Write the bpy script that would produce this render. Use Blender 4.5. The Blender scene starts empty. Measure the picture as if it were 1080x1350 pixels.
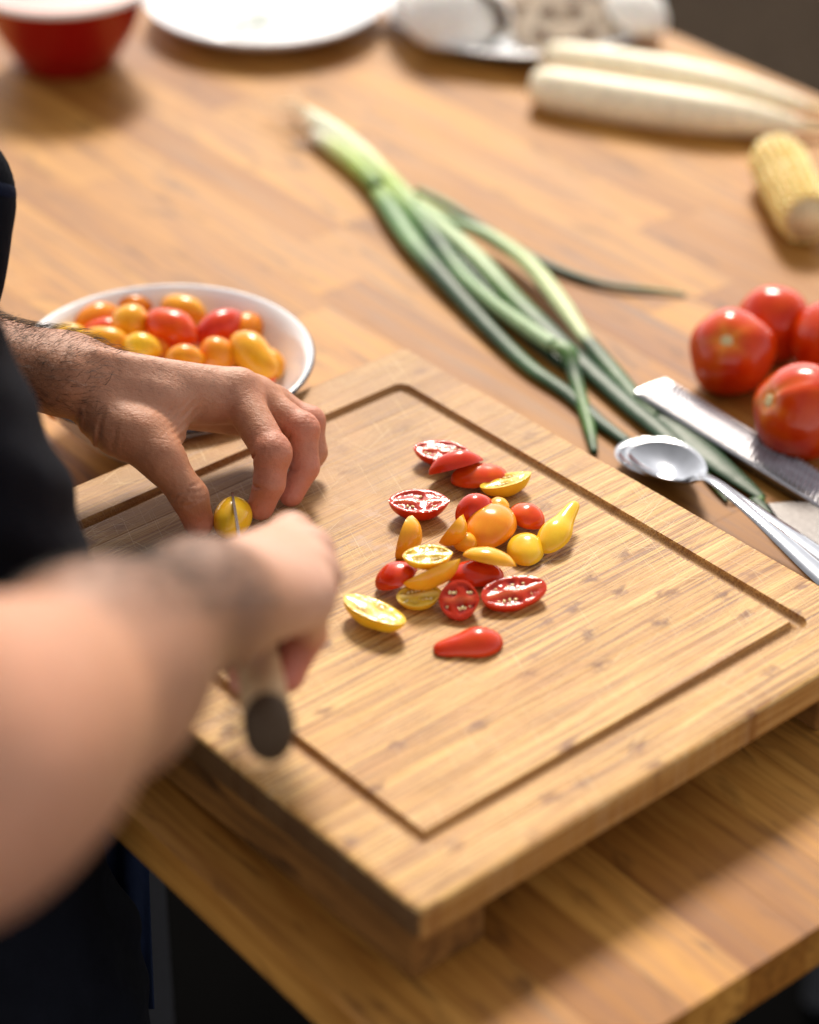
import bpy, math, random
import numpy as np
from mathutils import Vector, Matrix
random.seed(7); rng = np.random.default_rng(7)
R = math.radians
V3 = lambda *a: np.array(a, float)
def unit(v):
    v = np.array(v, float); return v/np.linalg.norm(v)

# ------------------------------------------------------------------ camera
PITCH, ROLL, DIST, FPX = R(33.3972), R(0.5856), 1.5, 3187.0
fw = V3(0, math.cos(PITCH), -math.sin(PITCH)); up0 = np.cross(V3(1, 0, 0), fw)
rt = V3(1, 0, 0)*math.cos(ROLL) + up0*math.sin(ROLL)
up = up0*math.cos(ROLL) - V3(1, 0, 0)*math.sin(ROLL)
EYE = -fw*DIST
S = bpy.context.scene
cam = bpy.data.cameras.new('camera'); camo = bpy.data.objects.new('camera', cam)
S.collection.objects.link(camo); S.camera = camo
cam.sensor_fit = 'VERTICAL'; cam.sensor_height = 36.0; cam.sensor_width = 28.8
cam.lens = FPX/1350*36; cam.clip_end = 200; cam.clip_start = 0.02
camo.matrix_world = Matrix([[rt[i], up[i], -fw[i], EYE[i]] for i in range(3)] + [[0, 0, 0, 1]])
cam.dof.use_dof = True; cam.dof.focus_distance = 1.475; cam.dof.aperture_fstop = 2.6
cam.dof.aperture_blades = 0

# ------------------------------------------------------------------ light
SUN_EL, SUN_AZ = 41.0, 2.0      # from beyond the table, towards the camera
w = bpy.data.worlds.new('World'); S.world = w; w.use_nodes = True
nt = w.node_tree; bg = nt.nodes['Background']
sk = nt.nodes.new('ShaderNodeTexSky'); sk.sky_type = 'NISHITA'; sk.sun_disc = False
sk.sun_elevation = R(SUN_EL); sk.sun_rotation = R(SUN_AZ); sk.air_density = 1.2; sk.dust_density = 0.7; sk.ozone_density = 1.0
bw = nt.nodes.new('ShaderNodeRGBToBW'); mx = nt.nodes.new('ShaderNodeMix'); mx.data_type = 'RGBA'; mx.inputs[0].default_value = 1.0   # thin cloud: a nearly colourless sky
nt.links.new(sk.outputs[0], bw.inputs[0]); nt.links.new(sk.outputs[0], mx.inputs[6]); nt.links.new(bw.outputs[0], mx.inputs[7]); nt.links.new(mx.outputs[2], bg.inputs[0]); bg.inputs[1].default_value = 0.135
sl = bpy.data.lights.new('sun', 'SUN'); sl.energy = 2.2; sl.angle = R(13); sl.color = (1, .90, .76)
so = bpy.data.objects.new('sun', sl); S.collection.objects.link(so)
sd = V3(math.sin(R(SUN_AZ))*math.cos(R(SUN_EL)), math.cos(R(SUN_AZ))*math.cos(R(SUN_EL)), math.sin(R(SUN_EL)))
so.rotation_euler = Vector(sd).to_track_quat('Z', 'Y').to_euler(); so.location = Vector(sd)*5
S.view_settings.view_transform = 'Standard'; S.view_settings.look = 'None'
S.view_settings.exposure = 1.15; S.view_settings.gamma = 1; S.view_settings.use_curve_mapping = False
S.cycles.max_bounces = 8; S.cycles.caustics_reflective = False; S.cycles.caustics_refractive = False
S.cycles.use_denoising = True

# ------------------------------------------------------------------ geometry helpers
def ray(px, py):
    return fw + rt*((px-540)/FPX) - up*((py-675)/FPX)
def at(px, py, h):            # the point at height h (board top = 0) seen at that pixel of the photograph
    d = ray(px, py); return EYE + d*((h-EYE[2])/d[2])
def atz(px, py, z):           # the point z metres in front of the lens
    return EYE + ray(px, py)*z
def link(o, parent=None):
    S.collection.objects.link(o)
    if parent is not None: o.parent = parent
    return o
def mesh(name, v, f, mat, parent=None, smooth=True, attr=None, loc=None):
    v = np.asarray(v, float)
    if loc is not None: v = v-np.asarray(loc)
    me = bpy.data.meshes.new(name); me.from_pydata(v.tolist(), [], [list(map(int, q)) for q in f])
    if smooth: me.polygons.foreach_set('use_smooth', [True]*len(me.polygons))
    if mat is not None: me.materials.append(mat)
    if attr is not None:
        for k, a in attr.items():
            ca = me.color_attributes.new(k, 'FLOAT_COLOR', 'POINT')
            c = np.ones((len(v), 4)); a = np.asarray(a, float)
            if a.ndim == 1: c[:, :3] = a[:, None]
            else: c[:, :3] = a
            ca.data.foreach_set('color', c.ravel())
    me.update()
    o = bpy.data.objects.new(name, me); link(o, parent)
    if loc is not None: o.location = loc
    return o
def tag(o, label=None, cat=None, group=None, kind=None):
    if label: o['label'] = label
    if cat: o['category'] = cat
    if group: o['group'] = group
    if kind: o['kind'] = kind
    return o
def empty(name, loc, label, cat, group=None):
    o = bpy.data.objects.new(name, None); o.empty_display_size = .02; o.location = loc; link(o)
    bpy.context.view_layer.update()
    return tag(o, label, cat, group)
def child(name, v, f, mat, root, **k):       # vertices in world space, parent an unrotated empty
    return mesh(name, np.asarray(v, float)-np.array(root.location), f, mat, root, **k)
def revolve(prof, n=32, closed=False):
    prof = np.asarray(prof, float); m = len(prof); a = np.arange(n)*2*math.pi/n
    v = np.stack([prof[:, None, 0]*np.cos(a), prof[:, None, 0]*np.sin(a), np.repeat(prof[:, None, 1], n, 1)], -1).reshape(-1, 3)
    f = [(i*n+j, i*n+(j+1) % n, (i+1)*n+(j+1) % n, (i+1)*n+j) for i in range(m-1) for j in range(n)]
    if closed: f += [((m-1)*n+j, (m-1)*n+(j+1) % n, (j+1) % n, j) for j in range(n)]
    return v, f
def frame(x, upv=(0, 0, 1)):
    x = unit(x); y = np.cross(upv, x)
    if np.linalg.norm(y) < 1e-6: y = np.cross((0, 1, 0), x)
    y = unit(y); z = np.cross(x, y); return np.stack([x, y, z])       # rows
def catmull(P, n=8):
    P = np.asarray(P, float); Q = np.vstack([2*P[0]-P[1], P, 2*P[-1]-P[-2]]); out = []
    for i in range(1, len(Q)-2):
        for t in np.linspace(0, 1, n, endpoint=False):
            a, b, c, d = Q[i-1:i+3]
            out.append(.5*((2*b)+(c-a)*t+(2*a-5*b+4*c-d)*t*t+(3*b-a-3*c+d)*t**3))
    out.append(Q[-2]); return np.array(out)
def tube(P, rad, n=12, sub=6, flat=1.0, upv=(0, 0, 1), cap=True):
    P = np.asarray(P, float); rad = np.asarray(rad, float)
    C = catmull(np.column_stack([P, rad]), sub) if sub > 1 else np.column_stack([P, rad])
    pts, rr = C[:, :3], np.maximum(C[:, 3], 1e-5); m = len(pts); v = []
    T = np.gradient(pts, axis=0)
    for i in range(m):
        F = frame(T[i], upv)
        for j in range(n):
            a = 2*math.pi*j/n; v.append(pts[i]+rr[i]*(math.cos(a)*F[1]+flat*math.sin(a)*F[2]))
    f = [(i*n+j, i*n+(j+1) % n, (i+1)*n+(j+1) % n, (i+1)*n+j) for i in range(m-1) for j in range(n)]
    if cap: f += [tuple(range(n))[::-1], tuple((m-1)*n+j for j in range(n))]
    return np.array(v), f, np.repeat(np.linspace(0, 1, m), n)
def box(c, s, M=None):
    v = np.array([(x, y, z) for x in (-.5, .5) for y in (-.5, .5) for z in (-.5, .5)])*np.asarray(s)
    if M is not None: v = v@M
    v = v+np.asarray(c)
    return v, [(0, 1, 3, 2), (4, 6, 7, 5), (0, 4, 5, 1), (2, 3, 7, 6), (0, 2, 6, 4), (1, 5, 7, 3)]
def join(parts):
    vs, fs, n = [], [], 0
    for v, f in parts:
        vs.append(np.asarray(v)); fs += [tuple(i+n for i in q) for q in f]; n += len(v)
    return np.vstack(vs), fs
def ellipsoid(c, r, M=None, n=10, m=6):
    a = np.linspace(0, math.pi, m+1); prof = np.stack([np.sin(a), -np.cos(a)], -1)
    prof[0, 0] = prof[-1, 0] = 1e-4
    v, f = revolve(prof, n); v = v*np.asarray(r)
    if M is not None: v = v@M
    return v+np.asarray(c), f
def bevel(o, wd, seg=2):
    b = o.modifiers.new('bevel', 'BEVEL'); b.width = wd; b.segments = seg; b.limit_method = 'ANGLE'; return o

# ------------------------------------------------------------------ SDF body modelling (signed distances, surface nets)
def smin(a, b, k):
    h = np.clip(.5+.5*(b-a)/k, 0, 1); return b*(1-h)+a*h-k*h*(1-h)
def cap_d(p, a, b, r1, r2):
    a = np.asarray(a, float); b = np.asarray(b, float); ab = b-a
    t = np.clip((p-a)@ab/(ab@ab), 0, 1)
    return np.linalg.norm(p-a-t[:, None]*ab, axis=1)-(r1+(r2-r1)*t)
def ell_d(p, c, r, M=None):
    q = p-c
    if M is not None: q = q@M.T
    q = q/np.asarray(r); k = np.linalg.norm(q, axis=1)
    k2 = np.linalg.norm(q/np.asarray(r), axis=1)+1e-9
    return k*(k-1)/k2
def nets(fn, lo, hi, vox):
    lo = np.asarray(lo, float); B = 8
    nb = np.ceil((np.asarray(hi)-lo)/(vox*B)).astype(int); N = nb*B
    g = np.stack(np.meshgrid(*[np.arange(k) for k in nb], indexing='ij'), -1).reshape(-1, 3)
    cc = lo+(g*B+B/2-.5)*vox
    d = fn(cc); hd = vox*B*.5*1.74*1.35
    A = np.where(d[:, None, None, None] < 0, np.float32(-1), np.float32(1))
    A = np.broadcast_to(A, (len(g), B, B, B)).copy()
    act = np.where(np.abs(d) < hd+vox)[0]
    loc = np.stack(np.meshgrid(*[np.arange(B)]*3, indexing='ij'), -1).reshape(-1, 3)
    for s in range(0, len(act), 400):
        ii = act[s:s+400]
        P = lo+((g[ii]*B)[:, None, :]+loc[None])*vox
        A[ii] = fn(P.reshape(-1, 3)).reshape(len(ii), B, B, B)
    G = A.reshape(nb[0], nb[1], nb[2], B, B, B).transpose(0, 3, 1, 4, 2, 5).reshape(N)
    I = G < 0
    c = np.zeros(N-1, np.uint8)
    for dx in (0, 1):
        for dy in (0, 1):
            for dz in (0, 1):
                c += I[dx:N[0]-1+dx, dy:N[1]-1+dy, dz:N[2]-1+dz]
    cell = (c > 0) & (c < 8); idx = np.argwhere(cell)
    ids = -np.ones(cell.shape, np.int64); ids[cell] = np.arange(len(idx))
    acc = np.zeros((len(idx), 3)); cnt = np.zeros(len(idx))
    off = [(x, y, z) for x in (0, 1) for y in (0, 1) for z in (0, 1)]
    for a in off:
        for ax in range(3):
            if a[ax]: continue
            b = list(a); b[ax] = 1
            va = G[idx[:, 0]+a[0], idx[:, 1]+a[1], idx[:, 2]+a[2]]; vb = G[idx[:, 0]+b[0], idx[:, 1]+b[1], idx[:, 2]+b[2]]
            m = (va < 0) != (vb < 0); t = np.where(m, va/(va-vb+1e-12), 0)
            pt = np.tile(np.array(a, float), (len(idx), 1)); pt[:, ax] = t
            acc[m] += pt[m]; cnt[m] += 1
    v = lo+(idx+acc/cnt[:, None])*vox
    F = []
    for ax in range(3):
        sl0 = [slice(None)]*3; sl1 = [slice(None)]*3; sl0[ax] = slice(0, -1); sl1[ax] = slice(1, None)
        a = I[tuple(sl0)]; b = I[tuple(sl1)]; e = np.argwhere(a != b)
        u, w_ = (ax+1) % 3, (ax+2) % 3
        ok = (e[:, u] > 0) & (e[:, w_] > 0) & (e[:, u] < N[u]-1) & (e[:, w_] < N[w_]-1); e = e[ok]
        q = []
        for du, dw in ((1, 1), (0, 1), (0, 0), (1, 0)):
            k = e.copy(); k[:, u] -= du; k[:, w_] -= dw; q.append(ids[k[:, 0], k[:, 1], k[:, 2]])
        q = np.stack(q, 1); fl = ~a[e[:, 0], e[:, 1], e[:, 2]]
        q[fl] = q[fl][:, ::-1]; q = q[(q >= 0).all(1)]; F.append(q)
    return v, np.vstack(F)

# ------------------------------------------------------------------ materials
def newmat(name):
    m = bpy.data.materials.new(name); m.use_nodes = True
    return m, m.node_tree, m.node_tree.nodes['Principled BSDF']
def N(nt, t, **k):
    n = nt.nodes.new('ShaderNode'+t)
    for a, b in k.items():
        if a in n.bl_rna.properties: setattr(n, a, b)
        else: n.inputs[a.replace('_', ' ')].default_value = b
    return n
def ramp(nt, fac, stops):
    r = nt.nodes.new('ShaderNodeValToRGB'); e = r.color_ramp.elements
    while len(e) < len(stops): e.new(.5)
    for i, (p, c) in enumerate(stops):
        e[i].position = p; e[i].color = (*c, 1) if len(c) == 3 else c
    nt.links.new(fac, r.inputs[0]); return r.outputs[0]
def mix(nt, fac, a, b, mode='MIX'):
    m = nt.nodes.new('ShaderNodeMix'); m.data_type = 'RGBA'; m.blend_type = mode
    for s, x in ((0, fac), (6, a), (7, b)):
        if hasattr(x, 'links'): nt.links.new(x, m.inputs[s])
        else: m.inputs[s].default_value = x if s == 0 else (*x, 1)
    return m.outputs[2]
def math_(nt, op, a, b=0.0, c=0.0):
    m = nt.nodes.new('ShaderNodeMath'); m.operation = op
    for i, x in enumerate((a, b, c)):
        if hasattr(x, 'links'): nt.links.new(x, m.inputs[i])
        else: m.inputs[i].default_value = x
    return m.outputs[0]
def tex(nt, kind, vec, scale=(1, 1, 1), loc=None, **k):
    mp = nt.nodes.new('ShaderNodeMapping'); mp.inputs['Scale'].default_value = scale
    nt.links.new(vec, mp.inputs['Vector'])
    if loc is not None: nt.links.new(loc, mp.inputs['Location'])
    n = N(nt, kind, **k); nt.links.new(mp.outputs[0], n.inputs['Vector'])
    return n
def bump(nt, bs, h, strength, dist=.001, prev=None):
    b = nt.nodes.new('ShaderNodeBump'); b.inputs['Strength'].default_value = strength; b.inputs['Distance'].default_value = dist
    nt.links.new(h, b.inputs['Height'])
    if prev: nt.links.new(prev, b.inputs['Normal'])
    nt.links.new(b.outputs[0], bs.inputs['Normal']); return b.outputs[0]
def simple(name, col, rough=.5, metal=0, sss=0, ssr=.003, coat=0, noise=.12, nscale=60, bmp=0, spec=.5):
    m, nt, b = newmat(name); tc = N(nt, 'TexCoord').outputs['Object']
    n = tex(nt, 'TexNoise', tc, (nscale,)*3, Detail=4.0)
    c = ramp(nt, n.outputs[0], [(.3, [x*(1-noise) for x in col]), (.7, [min(1, x*(1+noise)) for x in col])])
    nt.links.new(c, b.inputs['Base Color']); b.inputs['Roughness'].default_value = rough
    b.inputs['Metallic'].default_value = metal; b.inputs['Specular IOR Level'].default_value = spec
    if sss:
        b.inputs['Subsurface Weight'].default_value = sss; b.inputs['Subsurface Radius'].default_value = (1, .35, .15); b.inputs['Subsurface Scale'].default_value = ssr
    if coat: b.inputs['Coat Weight'].default_value = coat; b.inputs['Coat Roughness'].default_value = .06
    if bmp: bump(nt, b, n.outputs[0], bmp)
    return m

def wood(name, light, mid, dark, grain=(4, 160, 160), rough=.42, blot=.5, rand=.5, coords='Object', strength=.25):
    # grain runs along local x
    m, nt, b = newmat(name); tc = N(nt, 'TexCoord').outputs[coords]
    oi = N(nt, 'ObjectInfo').outputs['Random']
    ofs = N(nt, 'CombineXYZ'); nt.links.new(math_(nt, 'MULTIPLY', oi, 37.0), ofs.inputs[0]); nt.links.new(math_(nt, 'MULTIPLY', oi, 91.0), ofs.inputs[1])
    nd = tex(nt, 'TexNoise', tc, (3, 14, 14), ofs.outputs[0], Detail=2.0)
    g = tex(nt, 'TexNoise', tc, grain, ofs.outputs[0], Detail=5.0, Roughness=.65, Distortion=.15)
    big = tex(nt, 'TexNoise', tc, (.9, 8, 8), ofs.outputs[0], Detail=3.0, Distortion=.6)
    c = ramp(nt, g.outputs[0], [(.35, dark), (.47, mid), (.60, light)])
    cb = ramp(nt, big.outputs[0], [(.3, mid), (.55, light), (.75, [min(1, x*1.12) for x in light])])
    c = mix(nt, .5, c, cb)
    tone = ramp(nt, oi, [(0, [.66, .54, .40]), (.18, [.78, .70, .58]), (.4, [.93, .89, .82]), (.7, [1, 1, .95]), (1, [1.12, 1.1, 1.0])])
    c = mix(nt, rand, c, tone, 'MULTIPLY')
    bl = tex(nt, 'TexNoise', tc, (3, 13, 13), ofs.outputs[0], Detail=5.0, Distortion=.8)
    c = mix(nt, math_(nt, 'MULTIPLY', ramp(nt, bl.outputs[0], [(.57, (0, 0, 0)), (.74, (1, 1, 1))]), blot), c, dark)
    nt.links.new(c, b.inputs['Base Color'])
    b.inputs['Specular IOR Level'].default_value = .22
    rr = math_(nt, 'MULTIPLY_ADD', g.outputs[0], .25, rough); nt.links.new(rr, b.inputs['Roughness'])
    bump(nt, b, g.outputs[0], strength, .0006)
    return m
M = {}
M['table'] = wood('table_oak', (.48, .232, .052), (.33, .132, .023), (.080, .025, .005), (1.4, 34, 34), .42, .85, 1.0)
M['table_side'] = M['table']
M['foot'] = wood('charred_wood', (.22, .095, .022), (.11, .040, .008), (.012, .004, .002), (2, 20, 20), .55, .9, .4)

def bamboo():
    m, nt, b = newmat('bamboo'); tc = N(nt, 'TexCoord').outputs['Object']   # board coords; grain along local y
    oi = N(nt, 'ObjectInfo').outputs['Random']
    ofs = N(nt, 'CombineXYZ'); nt.links.new(math_(nt, 'MULTIPLY', oi, 53.0), ofs.inputs[1])
    g = tex(nt, 'TexNoise', tc, (150, 1.5, 150), ofs.outputs[0], Detail=4.0, Roughness=.6)
    g2 = tex(nt, 'TexNoise', tc, (48, 2.2, 48), ofs.outputs[0], Detail=3.0)
    c = ramp(nt, g.outputs[0], [(.36, (.17, .062, .012)), (.44, (.40, .19, .050)), (.51, (.58, .34, .110)), (.60, (.69, .45, .175))])
    c = mix(nt, 1.0, c, ramp(nt, g2.outputs[0], [(.34, (.74, .64, .50)), (.48, (1, .97, .92)), (.64, (1.08, 1.08, 1.05))]), 'MULTIPLY')
    # thin dark fibres, long and short
    s = tex(nt, 'TexNoise', tc, (250, 1.8, 200), ofs.outputs[0], Detail=2.0)
    c = mix(nt, math_(nt, 'MULTIPLY', ramp(nt, s.outputs[0], [(.54, (0, 0, 0)), (.60, (1, 1, 1))]), .75), c, (.20, .075, .018))
    s2 = tex(nt, 'TexNoise', tc, (330, 16, 200), None, Detail=2.0)
    c = mix(nt, math_(nt, 'MULTIPLY', ramp(nt, s2.outputs[0], [(.65, (0, 0, 0)), (.69, (1, 1, 1))]), .6), c, (.14, .050, .014))
    # culm nodes: brown smudges, elongated with the grain
    kn1 = tex(nt, 'TexNoise', tc, (60, 24, 1), None, Detail=4.0)
    vo = tex(nt, 'TexVoronoi', tc, (9, 5.6, 0)); vo.inputs['Randomness'].default_value = 1.0; vo.voronoi_dimensions = '2D'
    kd_ = math_(nt, 'MULTIPLY_ADD', kn1.outputs[0], .75, vo.outputs['Distance'])
    sx_ = N(nt, 'SeparateXYZ'); nt.links.new(vo.outputs['Color'], sx_.inputs[0])
    km = math_(nt, 'MULTIPLY', ramp(nt, kd_, [(.42, (1, 1, 1)), (.62, (0, 0, 0))]), ramp(nt, sx_.outputs[0], [(.50, (0, 0, 0)), (.60, (1, 1, 1))]))
    c = mix(nt, math_(nt, 'MULTIPLY', km, .85), c, (.15, .047, .011))
    # juice-soaked darker stain on the worked side
    st = tex(nt, 'TexNoise', tc, (3, 3, 3), None, Detail=5.0, Roughness=.6)
    pos = N(nt, 'SeparateXYZ'); nt.links.new(tc, pos.inputs[0])
    d1 = math_(nt, 'MULTIPLY_ADD', pos.outputs[0], -3.4, .10)
    wet = math_(nt, 'ADD', st.outputs[0], d1)
    c = mix(nt, math_(nt, 'MULTIPLY', ramp(nt, wet, [(.55, (0, 0, 0)), (1.05, (1, 1, 1))]), .62), c, (.27, .135, .052))
    jn = tex(nt, 'TexNoise', tc, (9, 9, 9), None, Detail=3.0, Distortion=.2)
    near = N(nt, 'VectorMath', operation='DISTANCE'); nt.links.new(tc, near.inputs[0]); near.inputs[1].default_value = (-.02, .035, 0)
    jm = math_(nt, 'MULTIPLY', ramp(nt, jn.outputs[0], [(.56, (0, 0, 0)), (.62, (1, 1, 1))]), ramp(nt, near.outputs['Value'], [(.03, (1, 1, 1)), (.10, (0, 0, 0))]))
    c = mix(nt, math_(nt, 'MULTIPLY', jm, .6), c, (.24, .095, .026))
    # oily warm tint
    ti = tex(nt, 'TexNoise', tc, (2.5, 4, 2.5), None, Detail=2.0)
    c = mix(nt, math_(nt, 'MULTIPLY', ramp(nt, ti.outputs[0], [(.45, (0, 0, 0)), (.75, (1, 1, 1))]), .3), c, (.62, .31, .11))
    # knife scratches: thin pale lines across the grain
    sc = None
    for ang, sx in ((20, 1), (68, 2), (-35, 3), (98, 4)):
        mp = nt.nodes.new('ShaderNodeMapping'); mp.inputs['Rotation'].default_value = (0, 0, R(ang)); mp.inputs['Scale'].default_value = (900, 9, 1); mp.inputs['Location'].default_value = (sx*3.1, sx*7.7, 0)
        mp.vector_type = 'TEXTURE'; mp.inputs['Scale'].default_value = (1/230, 1/3, 1)
        nt.links.new(tc, mp.inputs['Vector'])
        nn = N(nt, 'TexNoise', Detail=1.0); nt.links.new(mp.outputs[0], nn.inputs['Vector'])
        r_ = ramp(nt, nn.outputs[0], [(.665, (0, 0, 0)), (.69, (1, 1, 1))])
        sc = r_ if sc is None else math_(nt, 'MAXIMUM', sc, r_)
    c = mix(nt, math_(nt, 'MULTIPLY', sc, .40), c, (.78, .60, .36))
    # router-scorched groove
    at_ = N(nt, 'Attribute', attribute_name='groove')
    sp = tex(nt, 'TexNoise', tc, (350, 260, 260), None, Detail=1.0)
    gc = ramp(nt, sp.outputs[0], [(.35, (.17, .07, .02)), (.65, (.50, .28, .10))])
    c = mix(nt, math_(nt, 'MULTIPLY', at_.outputs['Fac'], .75), c, gc)
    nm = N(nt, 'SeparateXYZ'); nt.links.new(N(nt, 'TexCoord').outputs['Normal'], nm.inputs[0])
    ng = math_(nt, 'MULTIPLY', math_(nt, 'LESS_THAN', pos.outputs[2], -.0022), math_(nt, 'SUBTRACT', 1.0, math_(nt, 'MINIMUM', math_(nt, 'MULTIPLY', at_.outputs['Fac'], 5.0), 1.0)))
    eg = ramp(nt, math_(nt, 'ABSOLUTE', nm.outputs[1]), [(.55, (0, 0, 0)), (.8, (1, 1, 1))])      # end grain darkened further to paint in the shade on the board's ends
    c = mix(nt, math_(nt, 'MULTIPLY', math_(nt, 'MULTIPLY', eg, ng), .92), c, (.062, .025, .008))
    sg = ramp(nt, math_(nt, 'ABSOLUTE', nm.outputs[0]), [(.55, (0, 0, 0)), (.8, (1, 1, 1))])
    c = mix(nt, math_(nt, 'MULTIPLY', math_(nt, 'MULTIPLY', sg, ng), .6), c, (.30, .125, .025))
    tone = ramp(nt, oi, [(0, (.78, .69, .57)), (.35, (.95, .91, .85)), (1, (1, 1, 1))])
    c = mix(nt, .8, c, tone, 'MULTIPLY')
    nt.links.new(c, b.inputs['Base Color'])
    b.inputs['Specular IOR Level'].default_value = .28
    nt.links.new(math_(nt, 'SUBTRACT', math_(nt, 'MULTIPLY_ADD', g.outputs[0], .3, .40), math_(nt, 'MULTIPLY', jm, .08)), b.inputs['Roughness'])
    h = math_(nt, 'SUBTRACT', g.outputs[0], math_(nt, 'MULTIPLY', sc, .5))
    bump(nt, b, h, .5, .0006)
    return m
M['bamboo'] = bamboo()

def skin(name='skin', hairy=0.0):
    m, nt, b = newmat(name); tc = N(nt, 'TexCoord').outputs['Object']
    a = N(nt, 'Attribute', attribute_name='tint').outputs['Color']
    n1 = tex(nt, 'TexNoise', tc, (22,)*3, Detail=5.0, Roughness=.6)
    n2 = tex(nt, 'TexNoise', tc, (150,)*3, Detail=3.0)
    mot = ramp(nt, n1.outputs[0], [(.3, (.80, .70, .66)), (.5, (1, 1, 1)), (.7, (1.0, .90, .86))])
    c = mix(nt, .55, a, mot, 'MULTIPLY')
    c = mix(nt, math_(nt, 'MULTIPLY', ramp(nt, n2.outputs[0], [(.58, (0, 0, 0)), (.72, (1, 1, 1))]), .22), c, (.30, .12, .07))
    nt.links.new(c, b.inputs['Base Color'])
    b.inputs['Subsurface Weight'].default_value = .18; b.inputs['Subsurface Radius'].default_value = (1, .35, .18); b.inputs['Subsurface Scale'].default_value = .005
    b.inputs['Roughness'].default_value = .46; b.inputs['Specular IOR Level'].default_value = .35
    v = tex(nt, 'TexVoronoi', tc, (210, 300, 210)); v.feature = 'DISTANCE_TO_EDGE'
    wr = tex(nt, 'TexNoise', tc, (60, 190, 110), Detail=3.0)
    b1 = bump(nt, b, v.outputs['Distance'], .35, .0006)
    b2 = bump(nt, b, wr.outputs[0], .38, .0009, b1)
    bump(nt, b, n1.outputs[0], .4, .003, b2)
    return m
M['skin'] = skin()
M['nail'] = simple('nail', (.62, .42, .38), .25, sss=.2, ssr=.002, noise=.08)
M['hair'] = simple('hair', (.025, .014, .009), .5)
def cloth(name, col, sc=900):
    m, nt, b = newmat(name); tc = N(nt, 'TexCoord').outputs['Object']
    n = tex(nt, 'TexNoise', tc, (5, 5, 2), Detail=4.0)
    wv = tex(nt, 'TexNoise', tc, (sc, sc, sc*.3), Detail=1.0)
    c = ramp(nt, n.outputs[0], [(.3, [x*.7 for x in col]), (.7, [x*1.3 for x in col])])
    nt.links.new(c, b.inputs['Base Color']); b.inputs['Roughness'].default_value = .9
    b.inputs['Specular IOR Level'].default_value = .08
    b1 = bump(nt, b, wv.outputs[0], .5, .0005); bump(nt, b, n.outputs[0], .6, .01, b1); return m
M['black'] = cloth('black_cotton', (.005, .0055, .009))
M['navy'] = cloth('navy_denim', (.006, .009, .024))
M['shoe'] = simple('shoe_leather', (.008, .008, .008), .6, spec=.2)
M['enamel'] = simple('white_enamel', (.86, .86, .88), .12, coat=.6, noise=.02)
M['navy_rim'] = simple('navy_enamel', (.012, .02, .05), .2, coat=.5)
M['red_enamel'] = simple('red_enamel', (.26, .002, .003), .25, coat=.1, spec=.35, noise=.1)
M['pink'] = simple('pink_cream', (.70, .26, .24), .45, sss=.1, noise=.15, nscale=40)
M['cream'] = simple('white_cream', (.80, .79, .75), .5, noise=.05)
M['black_enamel'] = simple('black_enamel', (.008, .008, .012), .25, coat=.4)
M['steel'] = simple('polished_steel', (.36, .36, .38), .10, 1, noise=.06, nscale=30)
M['brushed'] = simple('brushed_steel', (.42, .41, .44), .30, 1, noise=.2, nscale=120, bmp=.05)
M['dull'] = simple('dull_stained_steel', (.045, .042, .042), .30, 1, noise=.15, nscale=60, bmp=.05)
M['blade'] = simple('knife_steel', (.55, .55, .57), .22, 1)
M['bone'] = simple('pale_handle_wood', (.54, .34, .18), .6, spec=.25, noise=.1)
M['cap'] = simple('dark_handle_cap', (.070, .042, .024), .75, spec=.2)
M['paint'] = simple('pale_grey_paint', (.035, .035, .04), .5)
M['mush'] = simple('mushroom_flesh', (.78, .74, .69), .6, sss=.2, noise=.12, nscale=45)
M['gill'] = simple('mushroom_gills', (.15, .085, .05), .7, noise=.4, nscale=160)
M['radish'] = simple('pale_root', (.86, .76, .56), .45, sss=.2, ssr=.006, noise=.16, nscale=28, bmp=.2)
M['corn'] = simple('corn_kernel', (.86, .66, .24), .32, sss=.3, ssr=.004, noise=.12)
M['cob'] = simple('corn_cob_pith', (.74, .58, .34), .7)
M['root'] = simple('root_fibre', (.75, .62, .45), .6)
M['scar'] = simple('stem_scar', (.62, .50, .26), .6, noise=.2, nscale=300)

def fruit(name, col, col2, rough=.2):
    m, nt, b = newmat(name); tc = N(nt, 'TexCoord').outputs['Object']; oi = N(nt, 'ObjectInfo').outputs['Random']
    ofs = N(nt, 'CombineXYZ'); nt.links.new(math_(nt, 'MULTIPLY', oi, 11.0), ofs.inputs[0])
    n = tex(nt, 'TexNoise', tc, (16,)*3, ofs.outputs[0], Detail=2.0)
    f = tex(nt, 'TexNoise', tc, (300,)*3, None, Detail=2.0)
    c = ramp(nt, n.outputs[0], [(.32, col), (.72, col2)])
    c = mix(nt, math_(nt, 'MULTIPLY', ramp(nt, f.outputs[0], [(.6, (0, 0, 0)), (.7, (1, 1, 1))]), .15), c, [min(1, x*1.3+.03) for x in col2])
    if name.startswith('large'): c = mix(nt, N(nt, 'Attribute', attribute_name='halo').outputs['Fac'], c, (.75, .26, .03))
    nt.links.new(c, b.inputs['Base Color']); b.inputs['Roughness'].default_value = rough
    b.inputs['Subsurface Weight'].default_value = .12; b.inputs['Subsurface Radius'].default_value = (1, .4, .1); b.inputs['Subsurface Scale'].default_value = .004
    b.inputs['Specular IOR Level'].default_value = .34
    bump(nt, b, n.outputs[0], .12, .002)
    return m
SK = {'red': fruit('red_tomato_skin', (.52, .020, .004), (.64, .050, .006)),
      'orange': fruit('orange_tomato_skin', (.74, .20, .010), (.78, .30, .012)),
      'amber': fruit('amber_tomato_skin', (.76, .30, .012), (.80, .40, .02)),
      'yellow': fruit('yellow_tomato_skin', (.80, .42, .012), (.84, .52, .03)),
      'redorange': fruit('vermilion_tomato_skin', (.64, .045, .005), (.72, .10, .006))}
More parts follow.
